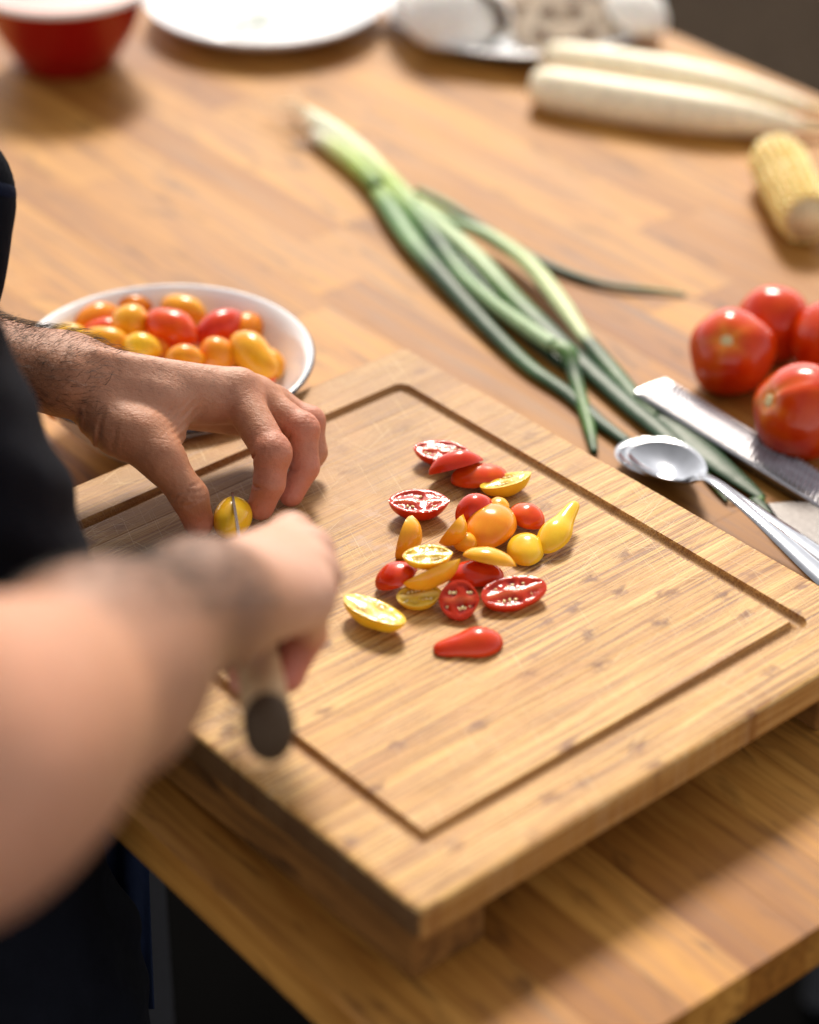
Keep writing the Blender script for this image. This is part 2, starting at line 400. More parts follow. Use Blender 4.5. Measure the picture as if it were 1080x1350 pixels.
M['big_red'] = fruit('large_tomato_skin', (.52, .026, .002), (.62, .062, .003), .17)
def flesh():
    m, nt, b = newmat('tomato_flesh'); a = N(nt, 'Attribute', attribute_name='flesh').outputs['Color']
    tc = N(nt, 'TexCoord').outputs['Object']; n = tex(nt, 'TexNoise', tc, (160,)*3, Detail=4.0)
    n3 = tex(nt, 'TexNoise', tc, (60,)*3, Detail=3.0)
    c = mix(nt, .5, a, ramp(nt, n.outputs[0], [(.3, (.75, .7, .7)), (.7, (1, 1, 1))]), 'MULTIPLY')
    nt.links.new(c, b.inputs['Base Color']); b.inputs['Roughness'].default_value = .12; b.inputs['Specular IOR Level'].default_value = .36
    b.inputs['Subsurface Weight'].default_value = .06; b.inputs['Subsurface Radius'].default_value = (1, .5, .2); b.inputs['Subsurface Scale'].default_value = .003
    bump(nt, b, n3.outputs[0], .25, .0022); return m
M['flesh'] = flesh()
M['seed'] = simple('tomato_seed', (.78, .62, .28), .3, noise=.15, nscale=300, coat=.5)
def leafm():
    m, nt, b = newmat('onion_leaf'); a = N(nt, 'Attribute', attribute_name='leaf').outputs['Color']
    tc = N(nt, 'TexCoord').outputs['Object']; n = tex(nt, 'TexNoise', tc, (22,)*3, Detail=4.0)
    c = mix(nt, .6, a, ramp(nt, n.outputs[0], [(.3, (.6, .65, .6)), (.7, (1, 1, 1))]), 'MULTIPLY')
    nt.links.new(c, b.inputs['Base Color']); b.inputs['Roughness'].default_value = .45; b.inputs['Specular IOR Level'].default_value = .3
    b.inputs['Subsurface Weight'].default_value = .12; b.inputs['Subsurface Scale'].default_value = .002
    bump(nt, b, n.outputs[0], .25, .002); return m
M['leaf'] = leafm()
def groundm():
    m, nt, b = newmat('dark_soil'); tc = N(nt, 'TexCoord').outputs['Object']
    n = tex(nt, 'TexNoise', tc, (6,)*3, Detail=8.0, Roughness=.7); n2 = tex(nt, 'TexNoise', tc, (45,)*3, Detail=5.0)
    c = ramp(nt, n.outputs[0], [(.35, (.024, .015, .009)), (.65, (.070, .046, .028))])
    c = mix(nt, ramp(nt, n2.outputs[0], [(.5, (0, 0, 0)), (.75, (.5, .5, .5))]), c, (.10, .07, .045))
    nt.links.new(c, b.inputs['Base Color']); b.inputs['Roughness'].default_value = .95; b.inputs['Specular IOR Level'].default_value = .05; bump(nt, b, n2.outputs[0], .8, .03); return m
M['ground'] = groundm()

# ------------------------------------------------------------------ ground
GZ = -.0552-.88
g = []; n = 60
xs = np.sign(np.linspace(-1, 1, n))*np.abs(np.linspace(-1, 1, n))**3*60
v = np.array([(x, y+1, GZ+(.006*math.sin(x*9)*math.cos(y*7) if abs(x)+abs(y) < 8 else 0)) for x in xs for y in xs])
f = [(i*n+j, (i+1)*n+j, (i+1)*n+j+1, i*n+j+1) for i in range(n-1) for j in range(n-1)]
tag(mesh('ground', v, f, M['ground']), 'dark brown bare soil ground beyond and below the table', kind='structure')

mv, mf = box(tuple(V3(-.0411, .45, 0)+V3(0, 0, GZ+.012)), (2.6, 2.0, .008), np.array([[math.cos(R(-50.4)), math.sin(R(-50.4)), 0], [math.sin(R(50.4)), math.cos(R(50.4)), 0], [0, 0, 1]]))  # black mat added to deepen the shade under the table
tag(bevel(mesh('shade_mat', mv, mf, simple('shade_black', (.0025, .0024, .0024), 1.0, spec=0.0), smooth=False), .002), 'black mat added on the ground to paint in the shade under the table', 'mat')
# ------------------------------------------------------------------ table
TY = R(-50.448); TE1 = V3(math.cos(TY), math.sin(TY), 0); TE2 = V3(-math.sin(TY), math.cos(TY), 0)
TC = V3(-.0411, .45, 0); TW, TH, TZ, TT = 1.5, 1.0308, -.0552, .030
table = empty('table', tuple(TC+V3(0, 0, GZ)), 'butcher-block wooden table made of honey and brown staves, carrying all the food', 'table')
def box_local(name, cx, cy, cz, sx, sy, sz, mat, parent, yaw, origin, bev=.0006):
    v, f = box((0, 0, 0), (sx, sy, sz)); o = mesh(name, v, f, mat, parent, smooth=False)
    c, s = math.cos(yaw), math.sin(yaw)
    o.location = (origin[0]+cx*c-cy*s, origin[1]+cx*s+cy*c, origin[2]+cz); o.rotation_euler = (0, 0, yaw)
    return o
rows = 23; rw = TH/rows
for i in range(rows):
    x = -TW/2 - random.uniform(0, .25)
    y = -TH/2+rw*(i+.5)
    while x < TW/2-.001:
        L = random.uniform(.24, .46); a, b_ = max(x, -TW/2), min(x+L, TW/2)
        if TW/2-b_ < .07: b_ = TW/2
        if b_-a > .01:
            box_local('stave', (a+b_)/2, y, TZ-GZ-TT/2+random.uniform(-.00010, .00010), b_-a-.00022, rw-.00022, TT, M['table'], table, TY, (0, 0, 0))
        x = b_ if b_ < TW/2 else TW
for sx in (-.5, .247):
    for sy in (-.388, .388):
        o = box_local('leg', sx, sy, (TZ-TT-.006-GZ)/2, .022, .022, TZ-TT-.006-GZ, M['paint'], table, TY, (0, 0, 0))
for sx in (-.5, .247):
    box_local('rail', sx, 0, TZ-GZ-TT-.003-.012, .035, .72, .022, M['paint'], table, TY, (0, 0, 0))

# ------------------------------------------------------------------ cutting board
BY = R(-48.5794); E1 = V3(math.cos(BY), math.sin(BY), 0); E2 = V3(-math.sin(BY), math.cos(BY), 0)
BC = V3(.0012, -.0761, 0); GW2, GH2, GWD = .3641/2, .3024/2, .0092
BW2, BH2 = GW2+.0358, GH2+.033; BT = .0195
board = empty('cutting_board', tuple(BC), 'large rectangular bamboo cutting board with a juice groove, raised on two bars', 'cutting board')
board.rotation_euler = (0, 0, BY)
def groove(x, y):      # 0..1 depth profile: ring of width GWD just inside the outer groove line
    d = np.maximum(np.abs(x)-(GW2-GWD/2), np.abs(y)-(GH2-GWD/2))
    cx_, cy_ = GW2-GWD/2-.004, GH2-GWD/2-.004
    inx = (np.abs(x) > cx_) & (np.abs(y) > cy_)
    dr = np.hypot(np.abs(x)-cx_, np.abs(y)-cy_)-.004
    d = np.where(inx, dr, d)
    q = np.clip(1-(np.abs(d)/(GWD/2))**2, 0, 1); return np.sqrt(q)
def lines(h, g2):
    a = [-h, -h+.0012, -h+.003]+list(np.arange(-h+.008, h-.006, .008))+[h-.003, h-.0012, h]
    for s in (-1, 1):
        c = s*(g2-GWD/2); a += list(c+np.linspace(-.0054, .0054, 19))
    a = sorted(a); out = [a[0]]
    for q in a[1:]:
        if q-out[-1] > .0003: out.append(q)
    out[-1] = h
    return np.array(out)
YL = lines(BH2, GH2); XL = lines(BW2, GW2)
nst = 20; sw = 2*BW2/nst; cuts = [-BW2+sw*i for i in range(nst+1)]
for i in range(nst):
    a, b_ = cuts[i], cuts[i+1]
    e = .00028
    X = np.array([a+.00001, a+e]+[q for q in XL if a+.0006 < q < b_-.0006]+[b_-e, b_-.00001])
    gx, gy = np.meshgrid(X, YL, indexing='ij'); gd = groove(gx, gy)
    z = -.0042*gd
    ex = BW2-np.abs(gx); ey = BH2-np.abs(gy)
    rr_ = .0028
    for q in (ex, ey): z -= np.where(q < rr_, rr_-np.sqrt(np.maximum(rr_**2-(rr_-np.minimum(q, rr_))**2, 0)), 0)
    if i > 0: z[0] -= .00006
    if i < nst-1: z[-1] -= .00006
    # board outline corners rounded
    cr = .0065; cxx, cyy = BW2-cr, BH2-cr
    mx, my = gx.copy(), gy.copy()
    m_ = (np.abs(gx) > cxx) & (np.abs(gy) > cyy)
    dx, dy = np.abs(gx)-cxx, np.abs(gy)-cyy; mxm = np.maximum(dx, dy); ln = np.hypot(dx, dy)+1e-9
    k = np.where(m_, mxm/ln, 1)
    mx = np.where(m_, np.sign(gx)*(cxx+dx*k), gx); my = np.where(m_, np.sign(gy)*(cyy+dy*k), gy)
    nx, ny = gx.shape
    top = np.stack([mx, my, z], -1).reshape(-1, 3); bot = top.copy(); bot[:, 2] = -BT
    idx = np.arange(nx*ny).reshape(nx, ny); F = []
    F += np.stack([idx[:-1, :-1], idx[1:, :-1], idx[1:, 1:], idx[:-1, 1:]], -1).reshape(-1, 4).tolist()
    o_ = nx*ny
    F += (np.stack([idx[:-1, :-1], idx[:-1, 1:], idx[1:, 1:], idx[1:, :-1]], -1).reshape(-1, 4)+o_).tolist() if False else [[int(idx[0, 0])+o_, int(idx[0, -1])+o_, int(idx[-1, -1])+o_, int(idx[-1, 0])+o_]]
    for r_ in (idx[0, :], idx[-1, ::-1]): F += [[int(r_[j]), int(r_[j+1]), int(r_[j+1])+o_, int(r_[j])+o_] for j in range(len(r_)-1)]
    for r_ in (idx[::-1, 0], idx[:, -1]): F += [[int(r_[j]), int(r_[j+1]), int(r_[j+1])+o_, int(r_[j])+o_] for j in range(len(r_)-1)]
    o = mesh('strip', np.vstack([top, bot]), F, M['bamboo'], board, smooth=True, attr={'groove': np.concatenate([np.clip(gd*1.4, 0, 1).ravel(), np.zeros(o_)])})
    o.data.set_sharp_from_angle(angle=R(38))
FH = -TZ-BT-.0006
for s in (-1, 1):
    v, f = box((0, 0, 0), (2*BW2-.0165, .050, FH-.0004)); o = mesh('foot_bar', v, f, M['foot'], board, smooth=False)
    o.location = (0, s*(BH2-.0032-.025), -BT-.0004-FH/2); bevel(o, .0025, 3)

# ------------------------------------------------------------------ tomato pieces
def prof_r(s, pear):
    # s 0..1 along axis; returns relative radius
    ex = .56+.22*s*s if pear >= 0 else .55+.55*s*s*abs(pear)
    b = np.power(np.clip(4*s*(1-s), 0, 1), ex if pear <= 0 else .50)
    if pear > 0: b = np.power(np.clip(4*s*(1-s), 0, 1), .50-.24*s*pear)*(1-.50*pear/(1+np.exp(-(s-.52)*12)))
    return b
WALL = {'red': ((.54, .032, .006), (.27, .004, .001), (.64, .13, .045)), 'orange': ((.85, .45, .06), (.72, .30, .03), (.88, .66, .28)),
        'amber': ((.85, .50, .06), (.74, .36, .03), (.88, .7, .30)), 'yellow': ((.84, .54, .05), (.50, .30, .015), (.88, .70, .25)), 'redorange': ((.70, .16, .05), (.6, .09, .02), (.82, .42, .24))}
def half_tomato(A, B, Rr, phi, col, pear, label, seedn=14, thick=1.0, name='tomato_half'):
    A = np.asarray(A); B = np.asarray(B); L = np.linalg.norm(B-A); ax = unit(B-A)
    upv = unit(V3(0, 0, 1)-ax*ax[2]); side = np.cross(ax, upv)
    nrm = upv*math.cos(R(phi))+side*math.sin(R(phi)); yv = np.cross(nrm, ax)
    Rm = Matrix([[ax[i], yv[i], nrm[i]] for i in range(3)]).to_4x4(); Rm.translation = Vector((A+B)/2)
    ns, nth = 26, 18
    if abs(phi) > 150: thick = .80
    s = .5-.5*np.cos(np.linspace(0, 1, ns+1)*math.pi); s[0] = .0008; s[-1] = .9992
    sd = random.random()*9
    r = prof_r(s, pear)*Rr
    th = np.linspace(0, math.pi, nth+1)
    lump = 1+.035*np.sin(3*th[None]+sd)+.02*np.sin(5*s[:, None]*3+sd)
    bendc = .10*Rr*np.sin(s*math.pi+sd)
    X = np.repeat(((s-.5)*L)[:, None], nth+1, 1); Y = r[:, None]*np.cos(th)[None]; Z = -r[:, None]*np.sin(th)[None]*lump*thick
    v = np.stack([X, Y, Z], -1).reshape(-1, 3); idx = np.arange(len(v)).reshape(ns+1, nth+1)
    f = np.stack([idx[:-1, :-1], idx[1:, :-1], idx[1:, 1:], idx[:-1, 1:]], -1).reshape(-1, 4)
    o = mesh(name, v, f, SK[col]); o.matrix_world = Rm; tag(o, label, 'tomato', 'cut cherry tomatoes on the board')
    if abs(((phi+180) % 360)-180) < 172:
        ns2, nv = 30, 22; s2 = .5-.5*np.cos(np.linspace(0, 1, ns2+1)*math.pi); s2[0] = .0008; s2[-1] = .9992
        vv = np.sin(np.linspace(-1, 1, nv+1)*math.pi/2); r2 = prof_r(s2, pear)*Rr
        Sg, Vg = np.meshgrid(s2, vv, indexing='ij'); Yg = Vg*r2[:, None]
        endd = np.minimum(Sg, 1-Sg)*L
        edge = np.minimum((1-np.abs(Vg))*r2[:, None], endd)     # distance to skin
        wallw = .17*Rr
        inner = np.clip((edge-wallw)/(.10*Rr), 0, 1)
        sept = np.clip((np.abs(Yg+.06*Rr*np.sin(Sg*11+sd))-.13*Rr)/(.09*Rr), 0, 1)
        cross = np.clip((np.abs(Sg-.5-.12*math.sin(sd))*L-.05*Rr)/(.08*Rr), 0, 1) if sd > 5 else 1
        lob = inner*sept*cross*np.clip(.55+.5*np.sin(Sg*17+sd)*np.sin(Vg*4+sd*2)+.35*np.sin(Sg*7+Vg*5+sd), .15, 1)
        dep = .16*Rr*lob*(.7+.3*np.sin(Sg*31+sd*3)*np.sin(Vg*9+sd))-.03*Rr*np.clip(edge/(.2*Rr), 0, 1)
        wc, pc, cc = [np.array(q) for q in WALL[col]]
        C = wc[None, None]*(1-lob[..., None])+pc[None, None]*lob[..., None]
        cen = np.clip(1-np.abs(Yg)/(.22*Rr), 0, 1)*np.clip((edge-wallw)/(.2*Rr), 0, 1)
        C = C*(1-.8*cen[..., None])+cc*.8*cen[..., None]
        rim = np.clip(1-edge/(.05*Rr), 0, 1); 
        v2 = np.stack([(Sg-.5)*L, Yg, -dep], -1).reshape(-1, 3); id2 = np.arange(len(v2)).reshape(ns2+1, nv+1)
        f2 = np.stack([id2[:-1, :-1], id2[1:, :-1], id2[1:, 1:], id2[:-1, 1:]], -1).reshape(-1, 4)
        fc = mesh('cut_face', v2, f2, M['flesh'], o, attr={'flesh': C.reshape(-1, 3)})
        ps = []
        for q in range(seedn):
            ss = .2+.6*(q+.5)/seedn; yy = (1 if q % 2 else -1)*.42*Rr*prof_r(np.array([ss]), pear)[0]+random.uniform(-1, 1)*.05*Rr
            a_ = random.uniform(0, 3.1); Mq = np.array([[math.cos(a_), math.sin(a_), 0], [-math.sin(a_), math.cos(a_), 0], [0, 0, 1]])
            ps.append(ellipsoid(((ss-.5)*L, yy, -.07*Rr), (.0016, .0010, .0007), Mq, 8, 4))
        v3, f3 = join(ps); mesh('seed_cluster', v3, f3, M['seed'], fc)
    return o
def zc(x, y, h): return at(440+x/3.176, 560+y/3.176, h/1000)
P = [  # A end, B end (crop pixels, mm above board), radius mm, roll, colour, pear, label
 ((335, 92, 10), (578, 122, 10), 11.0, 4, 'red', 0, 'glossy red tomato half lying cut face up, farthest back of all the cut pieces'),
 ((398, 210, 7), (628, 148, 12), 10.5, 150, 'red', 0, 'red tomato half leaning skin up between the farthest red half and the vermilion one'),
 ((490, 236, 1.5), (728, 214, 4), 12.5, 176, 'redorange', .25, 'vermilion tomato half lying skin up against the yellow piece at the back of the heap'),
 ((614, 262, 7), (828, 198, 11), 10.5, -14, 'yellow', 0, 'yellow tomato half with its seeds showing, tucked beside the vermilion half at the back'),
 ((230, 318, 11.5), (487, 318, 11.5), 12.5, 3, 'red', 0, 'plump red tomato half lying cut face up, alone at the left above the heap'),
 ((258, 556, 2), (330, 378, 15), 11.5, -86, 'amber', -1, 'amber tomato half standing on edge left of the heap, below the plump red half'),
 ((440, 494, 7), (543, 374, 19), 10.5, -58, 'amber', -1, 'narrow pointed amber wedge standing up just left of the largest orange half'),
 ((516, 412, 6), (660, 312, 15), 11, -118, 'red', 0, 'small red tomato half leaning behind the large orange half'),
 ((640, 356, 3), (734, 346, 9), 8.5, 176, 'amber', 0, 'little amber piece peeping out behind the top of the large orange half'),
 ((596, 522, 3), (720, 340, 9), 15.5, 178, 'orange', -.8, 'largest orange tomato half lying skin up in the middle of the heap'),
 ((742, 352, 7), (880, 432, 2), 10.5, 178, 'redorange', 0, 'red tomato half skin up between the large orange half and the bent yellow pear half'),
 ((806, 592, 1.5), (800, 462, 3), 11.5, 178, 'yellow', 0, 'pale yellow rounded half at the right of the heap, under the bent pear-shaped one'),
 ((878, 538, 3), (1014, 326, 13), 11.2, 178, 'yellow', 1.0, 'bent pear-shaped yellow half with its narrow neck pointing up, rightmost of the heap'),
 ((289, 550, 23), (500, 536, 24), 9.2, 4, 'yellow', 0, 'small yellow tomato half with a shining wet cut face, topmost of the heap'),
 ((292, 664, 14), (530, 562, 19), 9.6, -50, 'amber', 0, 'amber tomato half tipped towards us, right below the topmost shining half'),
 ((540, 545, 16), (765, 592, 12), 9.5, 158, 'amber', 0, 'amber half with a crisp lower edge lying over the red halves right of centre'),
 ((478, 636, 3), (714, 636, 3), 11.5, 178, 'red', .15, 'red tomato half skin up underneath the crisp-edged amber half'),
 ((620, 728, 7), (890, 668, 9), 12.0, 16, 'red', .2, 'red tomato half showing its cut flesh at the lower right of the heap'),
 ((440, 735, 9), (612, 728, 11), 12.5, 32, 'red', 0, 'short round red half with its wet cut face tipped towards us, below the heap'),
 ((262, 722, 6), (455, 700, 9), 9.5, 12, 'yellow', 0, 'shaded yellow half lying cut face up beneath the tipped amber half'),
 ((176, 680, 3), (350, 606, 12), 11.5, 172, 'red', 0, 'red tomato half skin up at the left end of the heap, above the leftmost yellow'),
 ((52, 712, 11), (292, 832, 11), 11.5, -11, 'yellow', .1, 'yellow tomato half lying cut face up, leftmost on the board and nearest the knife hand'),
 ((708, 905, 1), (418, 948, 1), 13.0, 178, 'red', .75, 'red pear-shaped tomato half lying skin up, nearest the front edge of the board'),
 ((530, 530, 3), (572, 455, 8), 8.0, 176, 'amber', 0, 'small amber sliver wedged between the standing amber wedge and the large orange half'),
]
for A, B, r_, ph, c, pe, lab in P:
    half_tomato(zc(*A), zc(*B), r_/1000, ph, c, pe, lab)

def whole_tomato(c, ax, L, Rr, col, pear, label, group=None, cut=False):
    prof = []
    for t in np.linspace(0, 1, 17):
        s_ = .5-.5*math.cos(t*math.pi); prof.append((max(prof_r(np.array([s_]), pear)[0]*Rr, 2e-5), (s_-.5)*L))
    v, f = revolve(prof, 22); F = frame(ax); v = v[:, [2, 0, 1]]@F
    v = v*(1+.02*np.sin(v[:, :1]*300+L*999))
    o = mesh('cherry_tomato', v, f, SK[col]); o.location = c
    return tag(o, label, 'tomato', group)
# tomato under the knife: two halves already parted by the blade
cutc = at(307, 682, .0115)
wt = whole_tomato(cutc, V3(.25, 1, .05), .034, .0118, 'yellow', 0, 'yellow cherry tomato held between thumb and finger under the knife blade')

# ------------------------------------------------------------------ bowl of cherry tomatoes
bc = at(218, 466, .010); bc = V3(bc[0], bc[1], TZ)
bowl = empty('enamel_bowl', tuple(bc), 'white enamel bowl with a navy rim, filled with cherry tomatoes', 'bowl')
RB, HB = .0985, .065
pr = [(0.001, .003), (.040, .003), (.052, .008), (.068, .022), (.084, .042), (.094, .058), (RB, HB), (RB+.0012, HB), (.0955, .058), (.0855, .041), (.0695, .020), (.0535, .0055), (.046, .0012), (.044, .0002), (.040, .0012), (.001, .0012)]
v, f = revolve(pr, 96); mesh('body', v, f, M['enamel'], bowl)
a = np.linspace(0, 2*math.pi, 13)[:-1]
v, f = revolve([(RB+.0014+.0019*math.cos(t), HB-.0020+.0020*math.sin(t)) for t in a], 96, True); mesh('rim', v, f, M['navy_rim'], bowl)
T = [(174, 403, -.002, 48, 26, 0, 'orange', 'orange cherry tomato at the back left of the enamel bowl'),
     (126, 422, -.003, 62, 38, 35, 'orange', 'large orange cherry tomato at the left of the bowl beside the upright amber one'),
     (172, 426, .007, 50, 44, 80, 'amber', 'upright amber cherry tomato at the left centre of the bowl'),
     (138, 436, -.001, 50, 30, 10, 'redorange', 'vermilion cherry tomato half hidden between two orange ones at the left'),
     (142, 450, .004, 60, 34, -12, 'amber', 'amber cherry tomato lying above the wrist at the bowl left'),
     (188, 458, .006, 46, 34, -15, 'yellow', 'greenish yellow cherry tomato above the back of the hand'),
     (212, 455, .000, 40, 26, 80, 'orange', 'smallest orange cherry tomato beside the greenish yellow one'),
     (227, 434, .008, 70, 46, -28, 'redorange', 'red cherry tomato in the middle of the bowl, tilted down to the right'),
     (243, 410, -.001, 58, 36, -22, 'amber', 'amber cherry tomato at the far side of the bowl behind the two red ones'),
     (288, 432, .006, 66, 38, 42, 'red', 'red cherry tomato in the bowl pointing up to the right'),
     (244, 473, .006, 46, 34, 0, 'orange', 'orange cherry tomato just above the index knuckle'),
     (286, 468, .002, 46, 44, 60, 'orange', 'rounded orange cherry tomato right of the index knuckle'),
     (335, 468, .004, 74, 44, -50, 'amber', 'long amber pear tomato at the right of the bowl, tilted down'),
     (340, 500, -.012, 40, 30, 0, 'redorange', 'vermilion cherry tomato low at the right behind the fingers'),
     (308, 444, -.010, 50, 34, 60, 'orange', 'orange cherry tomato sunk between the right red and the long amber one'),
     (324, 436, -.006, 54, 38, 55, 'orange', 'orange cherry tomato at the back right beside the red one pointing up'),
     (356, 480, -.010, 46, 34, -60, 'amber', 'amber cherry tomato at the far right against the bowl wall'),
     (92, 446, -.004, 50, 34, 0, 'yellow', 'yellow cherry tomato at the far left above the hairy wrist'),
     (90, 538, -.008, 52, 34, 8, 'orange', 'orange cherry tomato showing below the wrist inside the front rim'),
     (150, 500, -.010, 60, 40, 20, 'red', 'red cherry tomato hidden under the wrist in the bowl'),
     (210, 505, -.012, 60, 40, 70, 'orange', 'orange cherry tomato under the back of the hand in the bowl'),
     (270, 505, -.014, 60, 40, 10, 'yellow', 'yellow cherry tomato beneath the knuckles in the bowl'),
     (200, 480, -.020, 60, 40, 10, 'amber', 'amber cherry tomato deep in the middle of the bowl'),
     (250, 445, -.024, 60, 40, 10, 'orange', 'orange cherry tomato deep under the red ones in the bowl'),
     (150, 470, -.022, 60, 40, 50, 'orange', 'orange cherry tomato deep at the left of the bowl'),
     (310, 485, -.020, 56, 38, 10, 'amber', 'amber cherry tomato deep at the right of the bowl')]
for px, py, h, l, wd, an, c, lab in T:
    p = at(px, py, h); zz = (p-EYE)@fw; k = zz/FPX
    ax = V3(math.cos(R(an)), math.sin(R(an))*1.0, math.sin(R(an))*.35)
    whole_tomato(p, ax, l*k*1.17, wd*k/2*1.15, c, .25 if l > 70 else 0, lab, 'cherry tomatoes in the enamel bowl')

# ------------------------------------------------------------------ large tomatoes
def big_tomato(px, py, rpx, hr, scar, label, fold=0, squash=.92):
    hh = TZ+hr*squash; p = at(px, py, hh); k = ((p-EYE)@fw)/FPX; rad = rpx*k
    p = at(px, py, TZ+rad*squash*.98)
    nth, nm = 40, 26; v = []; 
    for i in range(nm+1):
        u = i/nm*math.pi
        for j in range(nth):
            t = 2*math.pi*j/nth
            rr = 1+.026*math.cos(5*t+px)*math.sin(u)**1.5+.026*math.cos(3*t+py)*math.sin(u)+.012*math.cos(2*t+px*.7)
            if fold: rr -= fold*math.exp(-((math.remainder(t-1.2, 2*math.pi))/.22)**2)*math.exp(-((u-.75)/.6)**2)
            dz = math.cos(u)*squash; dip = .10*math.exp(-(u/.22)**2)
            v.append((rr*math.sin(u)*rad, rr*math.sin(u)*math.sin(t)*0+rr*0, 0) and (rr*math.sin(u)*math.cos(t)*rad, rr*math.sin(u)*math.sin(t)*rad, (dz-dip)*rad*rr))
    v = np.array(v); v[:nth, :2] += 1e-5*rng.normal(size=(nth, 2))
    f = [(i*nth+j, (i+1)*nth+j, (i+1)*nth+(j+1) % nth, i*nth+(j+1) % nth) for i in range(nm) for j in range(nth)]
    F = frame(scar); Mx = np.stack([F[1], F[2], F[0]])   # local z -> scar axis
    root = empty('large_tomato', tuple(p), label, 'tomato', 'large tomatoes')
    uu = np.repeat(np.arange(nm+1)/nm*math.pi, nth); tt = np.tile(np.arange(nth)/nth*2*math.pi, nm+1)
    halo = np.exp(-(uu/.30)**2)*.9+.35*np.exp(-(uu/.7)**2)*np.clip(np.sin(5*tt+px), 0, 1)
    mesh('flesh', v@Mx, f, M['big_red'], root, attr={'halo': np.clip(halo, 0, 1)})
    sv, sf = revolve([(.0004, .0), (.0022, .0004), (.0040, .0002), (.0056, -.0010), (.0066, -.0026)], 16)
    for q in range(len(sv)): sv[q] *= (1+.12*math.sin(q*2.3))
    sv[:, 2] += rad*squash*.915
    mesh('stem_scar', sv@Mx, sf, M['scar'], root)
camv = -fw
big_tomato(965, 464, 58, .031, unit(camv+rt*-.28+up*.26), 'large red tomato with its stem scar facing us, leftmost of the four by the grater')
big_tomato(1019, 428, 53, .029, unit(V3(.3, 1, .2)), 'large red tomato at the back, its stem scar out of sight')
big_tomato(1094, 452, 56, .030, unit(V3(.9, .3, .2)), 'large red tomato cut off by the right picture edge behind the front one')
big_tomato(1057, 543, 67, .034, unit(camv*.55+rt*-.95+up*.28), 'large red tomato with a creased shoulder, nearest the grater', fold=.07)

# ------------------------------------------------------------------ spring onions
def zo(x, y, h=4): return at(380+x/2, 120+y/2, TZ+h/1000)
def leaf(root, pts, rads, cols, flat=.7, name='leaf', sub=8, n=26):
    v, f, t = tube(pts, [q*.90 for q in rads], n, sub, flat)
    cols = np.array(cols, float); xs_ = np.linspace(0, 1, len(cols))
    col = np.stack([np.interp(t, xs_, cols[:, k]) for k in range(3)], -1)*(1+.30*np.sin(np.arange(len(t))%n*2.4+len(pts)))[:, None]
    return child(name, v, f, M['leaf'], root, attr={'leaf': col})
WH, LG, GR, DG, PG = (.80, .80, .62), (.40, .54, .12), (.07, .17, .026), (.014, .055, .018), (.33, .44, .22)
on1 = empty('spring_onion', tuple(zo(60, 60, 0)), 'upper spring onion with a pale streaked stalk and a long thin leaf trailing right', 'spring onion')
leaf(on1, [zo(55, 62, 10), zo(120, 110, 12), (zo(200, 170, 12)), zo(280, 250, 12), zo(340, 310, 12)], [.0062, .0098, .0092, .0088, .0078], [WH, WH, (.74, .78, .48), LG, PG], .95, 'stalk')
leaf(on1, [zo(300, 265, 14), zo(400, 350, 16), zo(500, 440, 15), zo(590, 540, 12), zo(690, 640, 9), zo(800, 740, 6), zo(900, 830, 5), zo(985, 900, 5), zo(1080, 990, 5)], [.0055, .0085, .0085, .0095, .0105, .0085, .0085, .0085, .008], [PG, PG, PG, GR, DG, DG, DG, DG, DG], .5)
leaf(on1, [zo(330, 280, 12), zo(430, 340, 14), zo(540, 385, 14), zo(640, 460, 14), zo(720, 560, 13), zo(775, 640, 11), zo(800, 672, 9), zo(860, 745, 6), zo(920, 815, 5), zo(975, 862, 5)], [.0045, .0065, .0075, .0085, .0085, .0065, .0075, .0085, .0075, .005], [LG, GR, PG, (.42, .50, .22), (.48, .55, .28), (.5, .56, .3), DG, (.03, .1, .02), (.03, .1, .02), (.03, .10, .02)], .6)
leaf(on1, [zo(340, 260, 10), zo(420, 300, 8), zo(500, 350, 6), zo(620, 425, 5), zo(740, 480, 4), zo(850, 512, 4), zo(960, 524, 3), zo(1050, 535, 2)], [.004, .0052, .0045, .0045, .0042, .0036, .0026, .0012], [GR, GR, DG, DG, DG, DG, GR, PG], .7)
leaf(on1, [zo(360, 330, 6), zo(460, 420, 7), zo(560, 520, 6), zo(660, 620, 5), zo(760, 700, 5), zo(850, 770, 4), zo(930, 800, 4)], [.006, .009, .0095, .009, .0085, .007, .0055], [LG, GR, DG, DG, DG, DG, DG], .5)
on2 = empty('spring_onion', tuple(zo(80, 120, 0)), 'lower spring onion with a green bent leaf folded down beside the board corner', 'spring onion')
leaf(on2, [zo(70, 118, 9), zo(130, 155, 10), zo(190, 205, 10), zo(240, 260, 11)], [.0058, .0085, .0088, .0082], [(.82, .74, .66), (.62, .70, .30), LG, GR], .95, 'stalk')
leaf(on2, [zo(225, 240, 10), zo(270, 310, 10), zo(330, 400, 10), zo(400, 480, 9), zo(480, 570, 7), zo(560, 655, 6), zo(640, 730, 5), zo(740, 800, 4), zo(820, 870, 4), zo(900, 930, 4)], [.0075, .0105, .0095, .0095, .0085, .0075, .007, .0065, .006, .005], [LG, (.10, .22, .07), (.16, .30, .12), DG, DG, DG, (.04, .12, .04), DG, DG, DG], .6)
leaf(on2, [zo(260, 250, 12), zo(340, 330, 13), zo(400, 410, 13), zo(460, 490, 13), zo(540, 560, 13), zo(630, 625, 14), zo(700, 672, 15)], [.007, .0095, .0098, .0075, .0072, .0075, .0072], [LG, (.12, .25, .06), DG, (.15, .27, .11), (.22, .34, .16), (.26, .38, .19), (.32, .45, .25)], .75)
leaf(on2, [zo(708, 672, 15), zo(738, 690, 14), zo(752, 740, 9), zo(775, 820, 5), zo(795, 890, 4), zo(808, 955, 4)], [.0066, .0078, .0062, .0055, .0048, .0028], [(.3, .42, .22), GR, DG, GR, GR, DG], .7)
